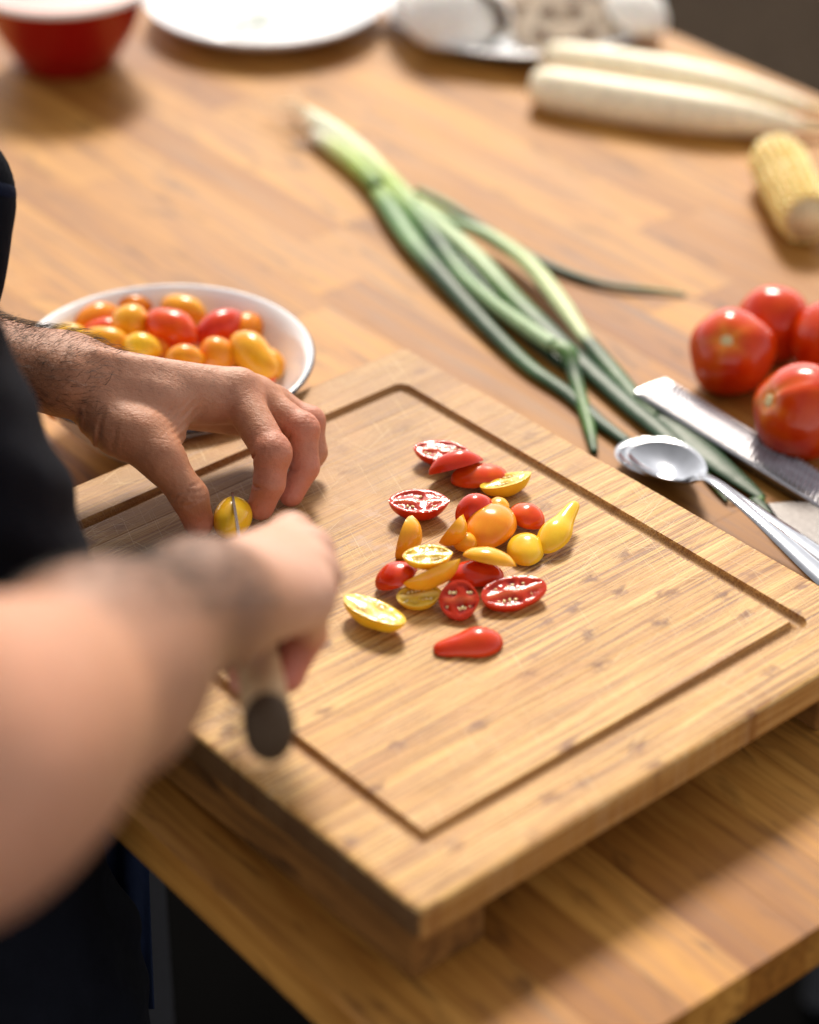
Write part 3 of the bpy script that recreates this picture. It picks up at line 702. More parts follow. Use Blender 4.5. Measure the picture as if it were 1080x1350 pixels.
leaf(on2, [zo(300, 285, 8), zo(390, 390, 9), zo(480, 470, 8), zo(570, 570, 6), zo(650, 650, 5), zo(730, 730, 4)], [.006, .010, .011, .0095, .009, .004], [GR, DG, DG, DG, DG, DG], .5)
def z4(x, y, h=4): return at(780+x/3.213, 350+y/3.213, TZ+h/1000)
on3 = empty('loose_onion_leaf', tuple(z4(480, 800, 0)), 'dark green onion leaf end lying creased between the spoons and the grater', 'onion leaf')
leaf(on3, [z4(250, 600, 5), z4(360, 690, 6), z4(470, 790, 6), z4(560, 860, 6), z4(640, 920, 5), z4(725, 985, 4)], [.006, .010, .0125, .010, .0075, .004], [DG]*6, .3)
leaf(on3, [z4(725, 985, 4), z4(690, 998, 3), z4(640, 996, 2), z4(585, 1000, 2)], [.004, .003, .0018, .0012], [GR, GR, GR, PG], .5)
leaf(on3, [z4(690, 985, 3), z4(745, 1050, 4), z4(790, 1120, 4), z4(860, 1200, 4), z4(930, 1270, 4), z4(1030, 1370, 4)], [.004, .0065, .006, .005, .0045, .004], [DG]*6, .4)
leaf(on3, [z4(480, 880, 3), z4(530, 940, 3), z4(575, 1000, 2)], [.003, .0028, .0015], [GR, GR, DG], .5)
# roots of the onions
rp = []
for q in range(34):
    src = zo(random.uniform(48, 66), random.uniform(55, 75), 10) if q % 3 else zo(70, 118, 8)
    d = unit(V3(random.uniform(-.9, -.05), random.uniform(.1, 1.0), random.uniform(-.1, .35))); L = random.uniform(.015, .05)
    pts = [src, src+d*L*.4+V3(0, 0, .002), src+d*L*.75+V3(random.uniform(-.004, .004), 0, -.002), src+d*L+V3(random.uniform(-.006, .006), .003, -.004)]
    pts = [V3(p_[0], p_[1], max(p_[2], TZ+.0008)) for p_ in pts]
    v, f, _ = tube(pts, [.0009, .0006, .0005, .0002], 5, 4); rp.append((v, f))
v, f = join(rp); tag(child('roots', v, f, M['root'], on1), kind='stuff')

# ------------------------------------------------------------------ spoons
def spoon(P, D, Lb, Wb, Lh, lift, label, tilt=0.0, mat='steel'):
    D = unit(V3(D[0], D[1], 0)); Y = np.cross((0, 0, 1), D)
    root = empty('serving_spoon', tuple(P), label, 'spoon', 'stacked serving spoons')
    nr, na = 12, 40; vs = []
    for s_, off in ((0, 0), (1, -.0013)):
        for i in range(nr+1):
            q = i/nr
            for j in range(na):
                a = 2*math.pi*j/na; x = math.cos(a)*Lb/2; egg = 1-.16*math.cos(a)
                y = math.sin(a)*Wb/2*egg; z = -.0105*(1-q*q)**.9+off*(1 if q < 1 else .6)+.0025*math.cos(a)*q*q
                vs.append(x*q*D+y*q*Y+V3(0, 0, z))
    vs = np.array(vs); f = []; o_ = (nr+1)*na
    for i in range(nr):
        for j in range(na):
            a, b_, c_, d_ = i*na+j, i*na+(j+1) % na, (i+1)*na+(j+1) % na, (i+1)*na+j
            f += [(a, d_, c_, b_), (a+o_, b_+o_, c_+o_, d_+o_)]
    for j in range(na): a = nr*na+j; b_ = nr*na+(j+1) % na; f.append((a, a+o_, b_+o_, b_))
    mesh('spoon_bowl', vs, f, M[mat], root)
    pts = [D*Lb*.47+V3(0, 0, .0018), D*(Lb*.56)+V3(0, 0, .006), D*(Lb*.75)+V3(0, 0, .010+lift*.4), D*(Lb*.5+Lh*.4)+V3(0, 0, .009+lift), D*(Lb*.5+Lh*.8)+V3(0, 0, .004+lift), D*(Lb*.5+Lh)+V3(0, 0, .002+lift)]
    v, f, t = tube(pts, [.0068, .0042, .0038, .0052, .0088, .0085], 12, 8, .28)
    mesh('handle', v, f, M[mat], root)
    return root
sp = at(881, 606, -.034); sdir = at(1090, 772, -.034)-sp
spoon(sp, sdir, .068, .046, .155, .0, 'upper shiny serving spoon, its bowl facing up beside the board', mat='steel')
sp2 = at(869, 605, -.042); sdir2 = at(1100, 750, -.042)-sp2
spoon(sp2, sdir2, .068, .046, .155, -.002, 'lower shiny serving spoon, mostly hidden beneath the other one')

# ------------------------------------------------------------------ grater
g0, g1 = at(858, 507, TZ+.012), at(1079, 642, TZ+.010)
gd = unit(g1-g0); gyv = unit(np.cross((0, 0, 1), gd)); gzv = np.cross(gd, gyv); GL, GWi = .235, .031
gr = empty('grater', tuple(g0), 'long narrow stainless rasp grater lying between the onion leaves and the large tomatoes', 'grater')
def gl(x, y, z): return x*gd+y*gyv+z*gzv
nx, ny = 60, 12; vs = []
sect = [(-GWi/2, -.006), (-GWi/2, -.0012), (-GWi/2+.0012, 0), (-GWi/4, .0004), (0, .0006), (GWi/4, .0004), (GWi/2-.0012, 0), (GWi/2, -.0012), (GWi/2, -.006)]
for x in np.linspace(0, GL, nx):
    for y, z in sect: vs.append(gl(x, y, z))
m_ = len(sect); f = [(i*m_+j, (i+1)*m_+j, (i+1)*m_+j+1, i*m_+j+1) for i in range(nx-1) for j in range(m_-1)]
f += [tuple(range(m_))]
o = mesh('blade_plate', vs, f, M['brushed'], gr); o.data.set_sharp_from_angle(angle=R(35))
sol = o.modifiers.new('thickness', 'SOLIDIFY'); sol.thickness = .0006; sol.offset = -1
tp = []
for i in range(52):
    for j in range(9):
        y = (j-4)*.0031; x = .008+i*.0043+y*.35+.0012*math.sin(j*2.1); hh = .0020
        c = [gl(x-.0010, y-.0012, .0005), gl(x-.0010, y+.0012, .0005), gl(x+.0014, y+.0013, .0005), gl(x+.0014, y-.0013, .0005), gl(x+.0016, y-.0010, hh+.0005), gl(x+.0016, y+.0010, hh+.0005)]
        tp.append((np.array(c), [(0, 1, 5, 4), (1, 2, 5), (0, 4, 3), (2, 3, 4, 5)]))
v, f = join(tp); tag(mesh('teeth', v, f, simple('tooth_steel', (.80, .78, .82), .28, 1), gr, smooth=False), kind='stuff')
v, f, _ = tube([gl(GL-.01, 0, -.003), gl(GL+.02, 0, -.002), gl(GL+.07, 0, -.001), gl(GL+.12, 0, -.002), gl(GL+.125, 0, -.002)], [.008, .011, .012, .011, .006], 14, 6, .7)
mesh('handle', v, f, M['black_enamel'], gr)

# ------------------------------------------------------------------ chef's knife lying at the right
kt = at(1011, 663, TZ+.008)
kn = empty('kitchen_knife', tuple(kt), 'broad kitchen knife lying flat at the right edge, blotchy grey tip towards the onion leaf', 'knife')
outl = [(1011, 663), (1040, 661), (1090, 663), (1180, 672), (1330, 690), (1290, 880), (1190, 815), (1130, 780), (1085, 748), (1055, 722), (1032, 694)]
pv = np.array([at(x, y, TZ+.008) for x, y in outl])-kt
top = pv; bot = pv-V3(0, 0, .0018); nn = len(outl)
f = [tuple(range(nn)), tuple(range(2*nn-1, nn-1, -1))]+[(i, i+nn, (i+1) % nn+nn, (i+1) % nn) for i in range(nn)]
bevel(mesh('blade', np.vstack([top, bot]), f, M['dull'], kn, smooth=False), .0006, 1)
hv0 = at(1325, 730, TZ+.010)-kt; hv1 = hv0+unit(pv[4]-pv[0])*.12
v, f, _ = tube([hv0-unit(hv1-hv0)*.01, hv0, (hv0+hv1)/2, hv1], [.012, .014, .013, .015], 14, 6, .6); mesh('handle', v, f, M['cap'], kn)

# ------------------------------------------------------------------ white roots, corn
def root_veg(pts, rads, label):
    r0 = empty('white_radish', tuple(pts[0]), label, 'radish', 'peeled white radishes')
    v, f, t = tube(pts, rads, 20, 10, 1.0)
    child('root', v, f, M['radish'], r0)
    e_ = pts[-1]; d_ = unit(pts[-1]-pts[-3]); v, f, _ = tube([e_-d_*.012, e_, e_+d_*.012, e_+d_*.03+V3(.002, .003, 0)], [.0062, .0052, .0035, .0012], 12, 5); child('stem_end', v, f, M['cob'], r0)
h_ = TZ+.017
root_veg([at(722, 77, h_), at(727, 77, h_), at(760, 83, h_), at(850, 97, h_), at(950, 115, h_), at(1040, 135, h_-.004), at(1072, 143, h_-.008)], [.008, .014, .0175, .0185, .0165, .009, .003], 'peeled white radish lying at the back near the far table edge')
root_veg([at(702, 112, h_), at(708, 113, h_), at(740, 120, h_), at(850, 138, h_), at(950, 152, h_), at(1030, 163, h_-.004), at(1062, 168, h_-.008)], [.009, .0155, .019, .0195, .0175, .010, .003], 'peeled white radish lying in front of the other, thicker at its left end')
ca, cb = at(1020, 203, TZ+.023), at(1066, 290, TZ+.023)
corn = empty('corn_cob', tuple((ca+cb)/2), 'short piece of yellow corn cob lying at the right edge above the large tomatoes', 'corn')
F = frame(cb-ca); Lc = np.linalg.norm(cb-ca); 
v, f, _ = tube([ca, ca+F[0]*.006, (ca+cb)/2, cb-F[0]*.004, cb], [.012, .0195, .021, .0185, .015], 20, 6); child('cob_core', v, f, M['cob'], corn)
ps = []
for i in range(15):
    for j in range(18):
        t = (i+.5)/15; a = 2*math.pi*(j+.12*math.sin(i*.9+j))/18; rr = .0212*(1-.35*max(0, (.16-t)/.16)**2-.12*max(0, (t-.85)/.15)**2)
        c = ca+F[0]*Lc*t+rr*(math.cos(a)*F[1]+math.sin(a)*F[2])
        Mk = np.stack([F[0], -math.sin(a)*F[1]+math.cos(a)*F[2], math.cos(a)*F[1]+math.sin(a)*F[2]])
        w_k = 1+random.uniform(-.14, .14); c = c+F[0]*random.uniform(-.0006, .0006)+Mk[2]*random.uniform(-.0009, .0005); ps.append(ellipsoid(c, (Lc/15*.54*w_k, .0038*(2-w_k), .0034), Mk, 8, 5))
v, f = join(ps); tag(child('kernels', v, f, M['corn'], corn), kind='stuff')

# ------------------------------------------------------------------ far crockery
def dish(name, px, py, hrim, rad, prof, mats, label, cat, n=72):
    c = at(px, py, TZ+hrim); c = V3(c[0], c[1], TZ); r0 = empty(name, tuple(c), label, cat)
    v, f = revolve(prof, n); mesh('body', v, f, mats, r0); return r0
k_, q_ = 1.08, 1.15
rb = dish('red_bowl', 82, -24, .068*q_, .08, [(x*k_, z*q_) for x, z in [(.001, .004), (.034, .004), (.044, .012), (.058, .036), (.070, .066), (.0745, .068), (.0745, .0665), (.072, .064), (.060, .034), (.046, .010), (.038, .004), (.038, .0005), (.001, .0005)]], M['red_enamel'], 'deep red enamel bowl with a pale rim at the far left corner', 'bowl')
a12 = np.linspace(0, 2*math.pi, 13)[:-1]
v, f = revolve([(.0735*k_+.0034*math.cos(t), .0683*q_+.0034*math.sin(t)) for t in a12], 72, True); mesh('rim', v, f, M['cream'], rb)
o = mesh('creamy_filling', *revolve([(.0005, .0725), (.02, .0727), (.045, .0715), (.0705, .071)], 48), M['pink'], rb)
p1 = dish('white_plate', 350, -2, .022, .112, [(.001, .004), (.06, .004), (.085, .010), (.108, .022), (.112, .0245), (.1135, .024), (.110, .019), (.088, .0065), (.065, .0), (.001, .0)], M['enamel'], 'plain white shallow plate between the red bowl and the mushroom plate', 'plate')
hb = []
for q in range(14):
    a0 = random.uniform(0, 6.28); c = V3(-.015+random.uniform(-.02, .02), -.02+random.uniform(-.02, .02), .0065)
    v, f, _ = tube([c, c+V3(math.cos(a0)*.008, math.sin(a0)*.008, .002), c+V3(math.cos(a0)*.016, math.sin(a0)*.016, .001)], [.0012, .002, .0006], 6, 3, .3); hb.append((v, f))
ho = mesh('herb_sprig', *join(hb), simple('herb_green', (.10, .17, .05), .6)); ho.location = tuple(np.array(p1.location)); tag(ho, 'small green herb sprig on the plain white plate', 'herb')
p2 = dish('mushroom_plate', 688, 4, .020, .128, [(.001, .008), (.075, .008), (.105, .014), (.130, .0225), (.132, .0215), (.108, .010), (.08, .006), (.001, .006)], M['enamel'], 'white plate with an added black foot as painted shade, at the far edge, heaped with sliced mushrooms', 'plate')
v, f = revolve([(.001, .0), (.092, .0), (.112, .0085), (.104, .0095), (.08, .0055), (.001, .0055)], 64); mesh('foot', v, f, M['black_enamel'], p2)  # black foot added to paint the shade beneath the plate
def mushroom(c, ax, r, stem, label, gills=True):
    F = frame(ax); Mx = np.stack([F[1], F[2], F[0]])
    r0 = empty('mushroom', tuple(c), label, 'mushroom', 'mushrooms on the far plate')
    pr_ = [(r*.03, r*.62), (r*.35, r*.58), (r*.7, r*.42), (r*.93, r*.15), (r, -.06*r), (r*.95, -.17*r), (r*.86, -.13*r)]
    v, f = revolve(pr_, 36); v *= (1+.03*np.sin(v[:, :1]*120)); mesh('cap', v@Mx, f, M['mush'], r0)
    if gills:
        gv, gf = [], []
        for q in range(44):
            a0 = 2*math.pi*q/44; ca_, sa_ = math.cos(a0), math.sin(a0); n0 = len(gv)
            for (x, z) in ((r*.2, .02*r), (r*.88, -.10*r), (r*.88, .02*r), (r*.2, .2*r)):
                for s_ in (-1, 1): gv.append((x*ca_-s_*sa_*.0004, x*sa_+s_*ca_*.0004, z))
            gf += [(n0, n0+2, n0+4, n0+6), (n0+1, n0+7, n0+5, n0+3), (n0, n0+1, n0+3, n0+2)]
        mesh('gill_ring', np.array(gv)@Mx, gf, M['gill'], r0, smooth=False)
        dv, df = revolve([(.0005, .1*r), (r*.9, .03*r)], 24); mesh('gill_base', dv@Mx, df, M['gill'], r0)
    if stem:
        v, f, _ = tube([V3(0, 0, .1*r), V3(.02*r, 0, -.3*r), V3(.08*r, .02*r, -stem)], [r*.26, r*.24, r*.28], 14, 4, 1, (0, 1, 0)); mesh('stem', v@Mx, f, M['mush'], r0)
hm = TZ+.034
for px, py, ax, r, st, lab, gi in [
    (596, 16, (.10, -.35, .9), .047, 0, 'large white mushroom cap lying rounded side up at the left of the plate', False),
    (640, 20, (.3, .8, .1), .028, .012, 'small white mushroom beside the largest cap, turned on its side', True),
    (838, 14, (.4, -.2, .9), .033, 0, 'smooth white mushroom cap at the right end of the plate', False),
    (720, -22, (.0, .3, .9), .038, 0, 'white mushroom cap at the back of the plate', False),
    (780, -14, (.3, .3, .9), .034, .0, 'white mushroom cap at the back right of the plate', False),
    (546, 2, (-.6, .2, .7), .026, 0, 'small white mushroom cap at the left rim of the plate', False)]:
    mushroom(at(px, py, hm), unit(ax), r, st, lab, gi)

def mush_slice(c, nrm, rot, r, th, label):
    F = frame(nrm); Mx = np.stack([F[1]*math.cos(rot)+F[2]*math.sin(rot), -F[1]*math.sin(rot)+F[2]*math.cos(rot), F[0]])
    r0 = empty('mushroom_slice', tuple(c), label, 'mushroom', 'mushroom slices on the far plate')
    ou = [(r*math.cos(t), r*.95*math.sin(t)) for t in np.linspace(-.12, math.pi+.12, 18)]+[(-.62*r, -.28*r), (-.26*r, -.12*r), (-.22*r, -.75*r), (-.27*r, -1.05*r), (.25*r, -1.08*r), (.22*r, -.7*r), (.27*r, -.12*r), (.64*r, -.28*r)]
    def slab(o_, t0, t1):
        n_ = len(o_); v = np.array([(x, y, t0) for x, y in o_]+[(x, y, t1) for x, y in o_])
        return v@Mx, [tuple(range(n_-1, -1, -1)), tuple(range(n_, 2*n_))]+[(i, (i+1) % n_, (i+1) % n_+n_, i+n_) for i in range(n_)]
    bevel(mesh('flesh', *slab(ou, -th, 0), M['mush2'], r0, smooth=False), .0008, 2)
    for s_ in (-1, 1):
        gl_ = [(s_*r*math.cos(t)*.86, r*.42*math.sin(t)-.02*r) for t in np.linspace(0, 1.22, 8)]+[(s_*.27*r, -.06*r), (s_*.60*r, -.22*r)]
        if s_ < 0: gl_ = gl_[::-1]
        mesh('gill', *slab(gl_, -th-.0006, .0009), M['gill'], r0, smooth=False)
    return r0
M['mush2'] = simple('sliced_mushroom', (.62, .50, .38), .6, sss=.1, noise=.3, nscale=90)
for px, py, rot, r_, lean, lab in [
    (672, 24, .5, .026, .2, 'beige mushroom slice leaning on the large cap, leftmost of the slices'),
    (698, 12, -.4, .028, .4, 'mushroom slice standing behind the leftmost slice with a dark gill band'),
    (720, 32, 1.2, .026, .1, 'mushroom slice lying low at the front of the plate in the middle'),
    (742, 14, .2, .029, .3, 'tall mushroom slice in the middle of the plate, stem downwards'),
    (766, 30, -1.0, .026, -.1, 'mushroom slice tilted left at the front, right of the middle'),
    (790, 12, .7, .028, .2, 'mushroom slice near the right end behind the tilted one'),
    (812, 28, -.3, .024, .3, 'smallest mushroom slice beside the smooth cap at the right end')]:
    mush_slice(at(px, py, TZ+.030), unit(camv*.7+V3(lean*.6, 0, .5)), rot, r_, .006, lab)

# ------------------------------------------------------------------ knife in the hand
KB, KT = atz(357, 966, 1.135), at(306.5, 650, .024)
kd = unit(KT-KB); KL = np.linalg.norm(KT-KB)
ks = unit(np.cross(kd, (0, 0, 1))); ku = np.cross(ks, kd)       # side, spine-up
HL = .150
knife = empty('chef_knife', tuple(KB), 'chef knife with pale handle and dark end cap held in the right hand', 'knife')
kk = lambda x, s_, u: x*kd+s_*ks+u*ku
def hsec(x, w_, h0, n=16):
    return [kk(x, 1.22*w_*math.cos(t), 1.15*h0*math.sin(t)-.004) for t in np.linspace(0, 2*math.pi, n, endpoint=False)]
def loft(secs):
    n = len(secs[0]); v = np.array([p for s_ in secs for p in s_]); m = len(secs)
    return v, [(i*n+j, (i+1)*n+j, (i+1)*n+(j+1) % n, i*n+(j+1) % n) for i in range(m-1) for j in range(n)]+[tuple(range(n)), tuple((m-1)*n+j for j in range(n-1, -1, -1))]
v, f = loft([hsec(.0, .0015, .002), hsec(.0012, .005, .0066), hsec(.0035, .0078, .0104), hsec(.0065, .0094, .0126), hsec(.0105, .0102, .0138), hsec(.016, .0104, .0140), hsec(.0215, .0102, .0136)]); mesh('handle_cap', v, f, M['cap'], knife)
v, f = loft([hsec(.0218, .0100, .0134), hsec(.05, .0098, .0128), hsec(.09, .0092, .0120), hsec(.13, .0088, .0125), hsec(HL, .0075, .0125)]); mesh('handle', v, f, M['bone'], knife)
bl = []
for q in np.linspace(0, 1, 20):
    x = HL-.004+(KL-HL+.006)*q; hgt = .034*(1-q**2.6)+.0006; th_ = .0011*(1-.35*q)
    bl.append([kk(x, -th_, 0), kk(x, th_, 0), kk(x, th_*.7, -hgt*.6), kk(x, 0, -hgt), kk(x, -th_*.7, -hgt*.6)])
v, f = loft(bl); o = mesh('blade', v, f, M['blade'], knife); o.data.set_sharp_from_angle(angle=R(30))

# ------------------------------------------------------------------ the cook
person = empty('person', (-.38, .02, GZ), 'cook in a black apron and navy trousers slicing a tomato at the left', 'person')
SKB = np.array((.53, .255, .15)); SKR = np.array((.56, .17, .125)); SKD = np.array((.24, .115, .07)); SKP = np.array((.62, .37, .28))
# left arm and hand ----------------------------------------------------
W = at(84, 497, .083); EL = at(-480, 385, .13)
imcp, ipip, idip, itip = at(313, 519, .060), at(359, 597, .042), at(355, 637, .026), at(344, 668, .0105)
mmcp, mpip, mdip, mtip = at(340, 526, .051), at(399, 566, .041), at(402, 616, .022), at(384, 652, .0085)
rmcp, rpip, rdip, rtip = at(360, 533, .041), at(408, 556, .033), at(414, 596, .017), at(398, 630, .0085)
pmcp, ppip, pdip, ptip = at(368, 540, .030), at(392, 552, .024), at(396, 580, .014), at(384, 604, .008)
tcmc, tmcp, tip_, ttip = at(135, 548, .066), at(212, 603, .048), at(250, 655, .028), at(262, 688, .0115)
mid_f = (W+EL)/2
def d_left(p):
    arm = cap_d(p, W, W+(EL-W)*.30, .0215, .0275)
    arm = smin(arm, cap_d(p, W+(EL-W)*.28+V3(0, 0, .001), EL, .028, .043), .02)
    arm = smin(arm, cap_d(p, W+V3(0, .016, -.002), W+(EL-W)*.35+V3(0, .014, -.004), .019, .023), .012)
    # palm: metacarpals + webbing
    wi, wm, wr_, wp = W+V3(.004, -.006, .001), W+V3(.002, .004, 0), W+V3(.0, .014, -.004), W+V3(-.002, .020, -.010)
    palm = cap_d(p, wi, imcp, .0175, .0125)
    palm = smin(palm, cap_d(p, wm, mmcp, .0175, .0120), .012)
    palm = smin(palm, cap_d(p, wr_, rmcp, .0165, .0112), .012)
    palm = smin(palm, cap_d(p, wp, pmcp, .0160, .0105), .012)
    palm = smin(palm, ell_d(p, (W+imcp+pmcp)/3+V3(.006, .004, -.004), (.034, .020, .012)), .014)
    palm = smin(palm, cap_d(p, W+V3(.012, .024, -.022), at(322, 552, .028), .017, .0115), .010)
    hand = smin(arm, palm, .016)
    # thumb
    th = cap_d(p, tcmc+V3(0, .002, 0), tmcp, .0165, .0130)
    th = smin(th, ell_d(p, (tcmc*.45+tmcp*.55)+V3(-.002, .004, .003), (.024, .015, .015)), .010)
    th2 = smin(cap_d(p, tmcp, tip_, .0128, .0108), cap_d(p, tip_, ttip, .0112, .0094), .004)
    th = smin(th, th2, .008)
    web = cap_d(p, tmcp*.70+imcp*.30+V3(-.007, .004, .001), imcp*.72+tmcp*.28+V3(-.022, .005, .004), .0080, .0080)
    web = smin(web, ell_d(p, tmcp*.40+imcp*.36+W*.24+V3(-.010, .004, .004), (.022, .012, .016)), .008)
    hand = smin(hand, th, .009); hand = smin(hand, web, .009)
    def finger(a, b, c, d, r0, r1, r2, r3, pad=.0015):
        k = cap_d(p, a, b, r0, r1); k = smin(k, cap_d(p, b, c, r1*1.0, r2), .0035); k = smin(k, cap_d(p, c, d, r2, r3), .003)
        k = smin(k, ell_d(p, b, (r1*1.06,)*3), .003)      # knuckle
        return k
    fi = finger(imcp, ipip, idip, itip, .0128, .0112, .0096, .0084)
    fm = finger(mmcp, mpip, mdip, mtip, .0115, .0098, .0088, .0077)
    fr = finger(rmcp, rpip, rdip, rtip, .0108, .0092, .0082, .0072)
    fp = finger(pmcp, ppip, pdip, ptip, .0096, .0080, .0072, .0064)
    fs = smin(smin(fi, fm, .0012), smin(fr, fp, .0012), .0012)
    hand = smin(hand, fs, .0065)
    # knuckle bump of index and its tendon
    hand = smin(hand, ell_d(p, imcp+V3(.001, .002, .0055), (.0105, .009, .0095)), .006)
    hand = smin(hand, cap_d(p, W+V3(.02, -.002, .017), imcp+V3(-.010, .001, .0100), .0020, .0026), .010)
    # crease lines
    def crease(c, nrm, dep, wd, rad, rep=1, gap=.0022):
        nonlocal hand
        q = p-c; s_ = q@unit(nrm); rr = np.linalg.norm(q-s_[:, None]*unit(nrm)[None], axis=1)
        m_ = np.clip(1-(np.linalg.norm(q, axis=1)/rad)**2, 0, 1)
        for i_ in range(rep):
            o_ = (i_-(rep-1)/2)*gap; wob = .0005*np.sin(q[:, 0]*900+i_*2)+.0004*np.sin(q[:, 2]*1300+i_)
            hand = hand+dep*m_*np.exp(-((s_-o_+wob)/wd)**2)
    crease(tip_+V3(0, -.006, .004), ttip-tmcp, .0010, .00065, .014, 5, .0023)
    crease(ipip+V3(.006, -.001, .004), idip-imcp, .0005, .0006, .012, 5, .0020)
    crease(ipip-(ipip-(imcp+idip)/2)*-.0+V3(-.008, -.002, -.002), idip-imcp, .0022, .0009, .009)
    crease(idip+V3(-.006, -.004, 0), itip-ipip, .0016, .0008, .008)
    crease(mpip+V3(.004, -.002, .006), mdip-mmcp, .0005, .0006, .012, 4, .002)
    crease(mpip+V3(-.007, -.004, -.004), mdip-mmcp, .0018, .0009, .009)
    crease(mdip+V3(-.006, -.004, 0), mtip-mpip, .0014, .0008, .008)
    # folds at the thumb side of the wrist
    q = p-(at(128, 578, .058)); m_ = np.exp(-(np.linalg.norm(q, axis=1)/.015)**2); u_ = q@unit(rt*.92-up*.30)
    hand = hand+.0007*m_*np.sin(u_*2*math.pi/.0085+np.sin(u_*500)+(q@up)*120)
    q = p-(tmcp*.5+imcp*.5+V3(-.006, -.008, .004)); m_ = np.exp(-(np.linalg.norm(q, axis=1)/.018)**2)
    hand = hand+.0004*m_*np.sin((q@unit(rt*.75-up*.6))*2*math.pi/.0038)
    return hand
allp = np.array([W, EL, imcp, ipip, itip, mpip, ptip, ttip, tcmc, tip_, rpip])
lo, hi = allp.min(0)-.055, allp.max(0)+.05
lo[2] = -.002
hi[0] = allp[:, 0].max()+.02; lo[0] = EL[0]-.02
vL, fL = nets(d_left, lo, hi, .00105)
def wgt(v, c, r): return np.exp(-(np.linalg.norm(v-c, axis=1)/r)**2)
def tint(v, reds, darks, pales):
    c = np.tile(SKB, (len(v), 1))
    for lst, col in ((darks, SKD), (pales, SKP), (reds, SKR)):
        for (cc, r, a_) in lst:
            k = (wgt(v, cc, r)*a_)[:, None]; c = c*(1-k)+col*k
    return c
SKB = SKB*np.array((.84, .77, .71))
cL = tint(vL, [(imcp+V3(0, -.004, -.006), .014, .5), (ipip, .014, .75), (idip, .012, .7), (itip, .012, .9), (mpip, .013, .85), (mdip, .012, .85), (mtip, .012, .95), (rpip, .012, .6), (ppip, .012, .5), (ttip, .014, .7), (at(257, 560, .04), .012, .5)],
          [(tip_, .012, .3), (at(40, 500, .08), .05, .2), (EL, .09, .5)], [(at(200, 500, .075), .03, .5), (at(290, 505, .07), .02, .3)])
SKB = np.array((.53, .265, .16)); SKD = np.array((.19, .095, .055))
# right arm and hand ---------------------------------------------------
RW = atz(262, 797, 1.125); RE = atz(-95, 1035, .855)
RS = RE+V3(-.135, -.02, .235)       # shoulder, out of frame
rim_, rmm, rrm, rpm = atz(384, 714, 1.275), atz(408, 734, 1.250), atz(416, 762, 1.222), atz(408, 792, 1.195)
def axp(x): return KB+kd*x           # points along the knife axis
grip = {}
for nm, mc, x, sh in (('i', rim_, .172, -.002), ('m', rmm, .153, 0), ('r', rrm, .134, 0), ('p', rpm, .116, 0)):
    c = axp(x)-ku*.004
    grip[nm] = (mc, c+ks*.027+ku*.006, c+ks*.015-ku*.016, c-ks*.008-ku*.018)
def d_right(p):
    arm = cap_d(p, RW, RW+(RE-RW)*.45, .0265, .040)
    arm = smin(arm, cap_d(p, RW+(RE-RW)*.42, RW+(RE-RW)*.85, .040, .0485), .03)
    arm = smin(arm, cap_d(p, RW+(RE-RW)*.8, RE, .047, .046), .03)
    arm = smin(arm, cap_d(p, RE, RS, .045, .050), .035)
    arm = smin(arm, cap_d(p, RW+ks*-.010, RW+(RE-RW)*.3, .020, .028), .02)
    palm = cap_d(p, RW+ku*.002, rim_, .0215, .0135)
    palm = smin(palm, cap_d(p, RW+ks*.004, rmm, .021, .0130), .014)
    palm = smin(palm, cap_d(p, RW+ks*.008-kd*.006, rrm, .0205, .0130), .014)
    palm = smin(palm, cap_d(p, RW+ks*.010-kd*.012, rpm, .020, .0125), .014)
    hand = smin(arm, palm, .02)
    tc, tm, tt = axp(.13)-ks*.028+ku*.012, axp(.165)-ks*.022+ku*.004, axp(.192)-ks*.012-ku*.004
    hand = smin(hand, cap_d(p, RW+(rim_-RW)*.2-ku*.010, tc, .018, .0145), .016)
    hand = smin(hand, smin(cap_d(p, tc, tm, .0135, .0115), cap_d(p, tm, tt, .0115, .0095), .005), .008)
    for nm, r0 in (('i', .0112), ('m', .0115), ('r', .0108), ('p', .0096)):
        a, b, c, d = grip[nm]
        k = cap_d(p, a, b, r0*1.12, r0); k = smin(k, cap_d(p, b, c, r0, r0*.9), .004); k = smin(k, cap_d(p, c, d, r0*.9, r0*.78), .004)
        hand = smin(hand, k, .005)
    for mc in (rim_, rmm, rrm, rpm): hand = smin(hand, ell_d(p, mc+ku*.004, (.011, .011, .011)), .006)
    return hand
allp = np.array([RW, RE, RS, rim_, rmm, rpm]+[q for g_ in grip.values() for q in g_]+[axp(.19)])
lo, hi = allp.min(0)-.06, allp.max(0)+.04; hi[2] = RS[2]+.02
vR, fR = nets(d_right, lo, hi, .0022)
cR = tint(vR, [(grip['r'][2], .03, .8), (grip['p'][2], .03, .8), (grip['m'][1], .02, .6), (RE, .05, .35)], [(RW, .040, .75), (RW+(RE-RW)*.14+up*.01, .050, .9), (RW+(RE-RW)*.30+up*.025+rt*.01, .055, .9), (RW+(RE-RW)*.34-up*.01+rt*.03, .045, .7), (RW+(RE-RW)*.50+up*.04, .045, .6)], [(rmm, .035, .8), (rpm+ku*.01, .035, .7), ((RW+rrm)/2+ku*.02, .03, .6)])  # darks: forearm hair tone plus shade painted in towards the wrist
# torso column ---------------------------------------------------------
# right-hand outline of the apron, pixel + distance
SIL = [(-190, -250, 1.00), (-90, 120, 1.07), (-45, 330, 1.12), (2, 480, 1.165), (36, 560, 1.19), (72, 640, 1.215), (100, 700, 1.24), (120, 760, 1.26), (128, 850, 1.285), (128, 1000, 1.325), (130, 1150, 1.365), (142, 1210, 1.385), (168, 1250, 1.40), (192, 1300, 1.42), (200, 1400, 1.46)]
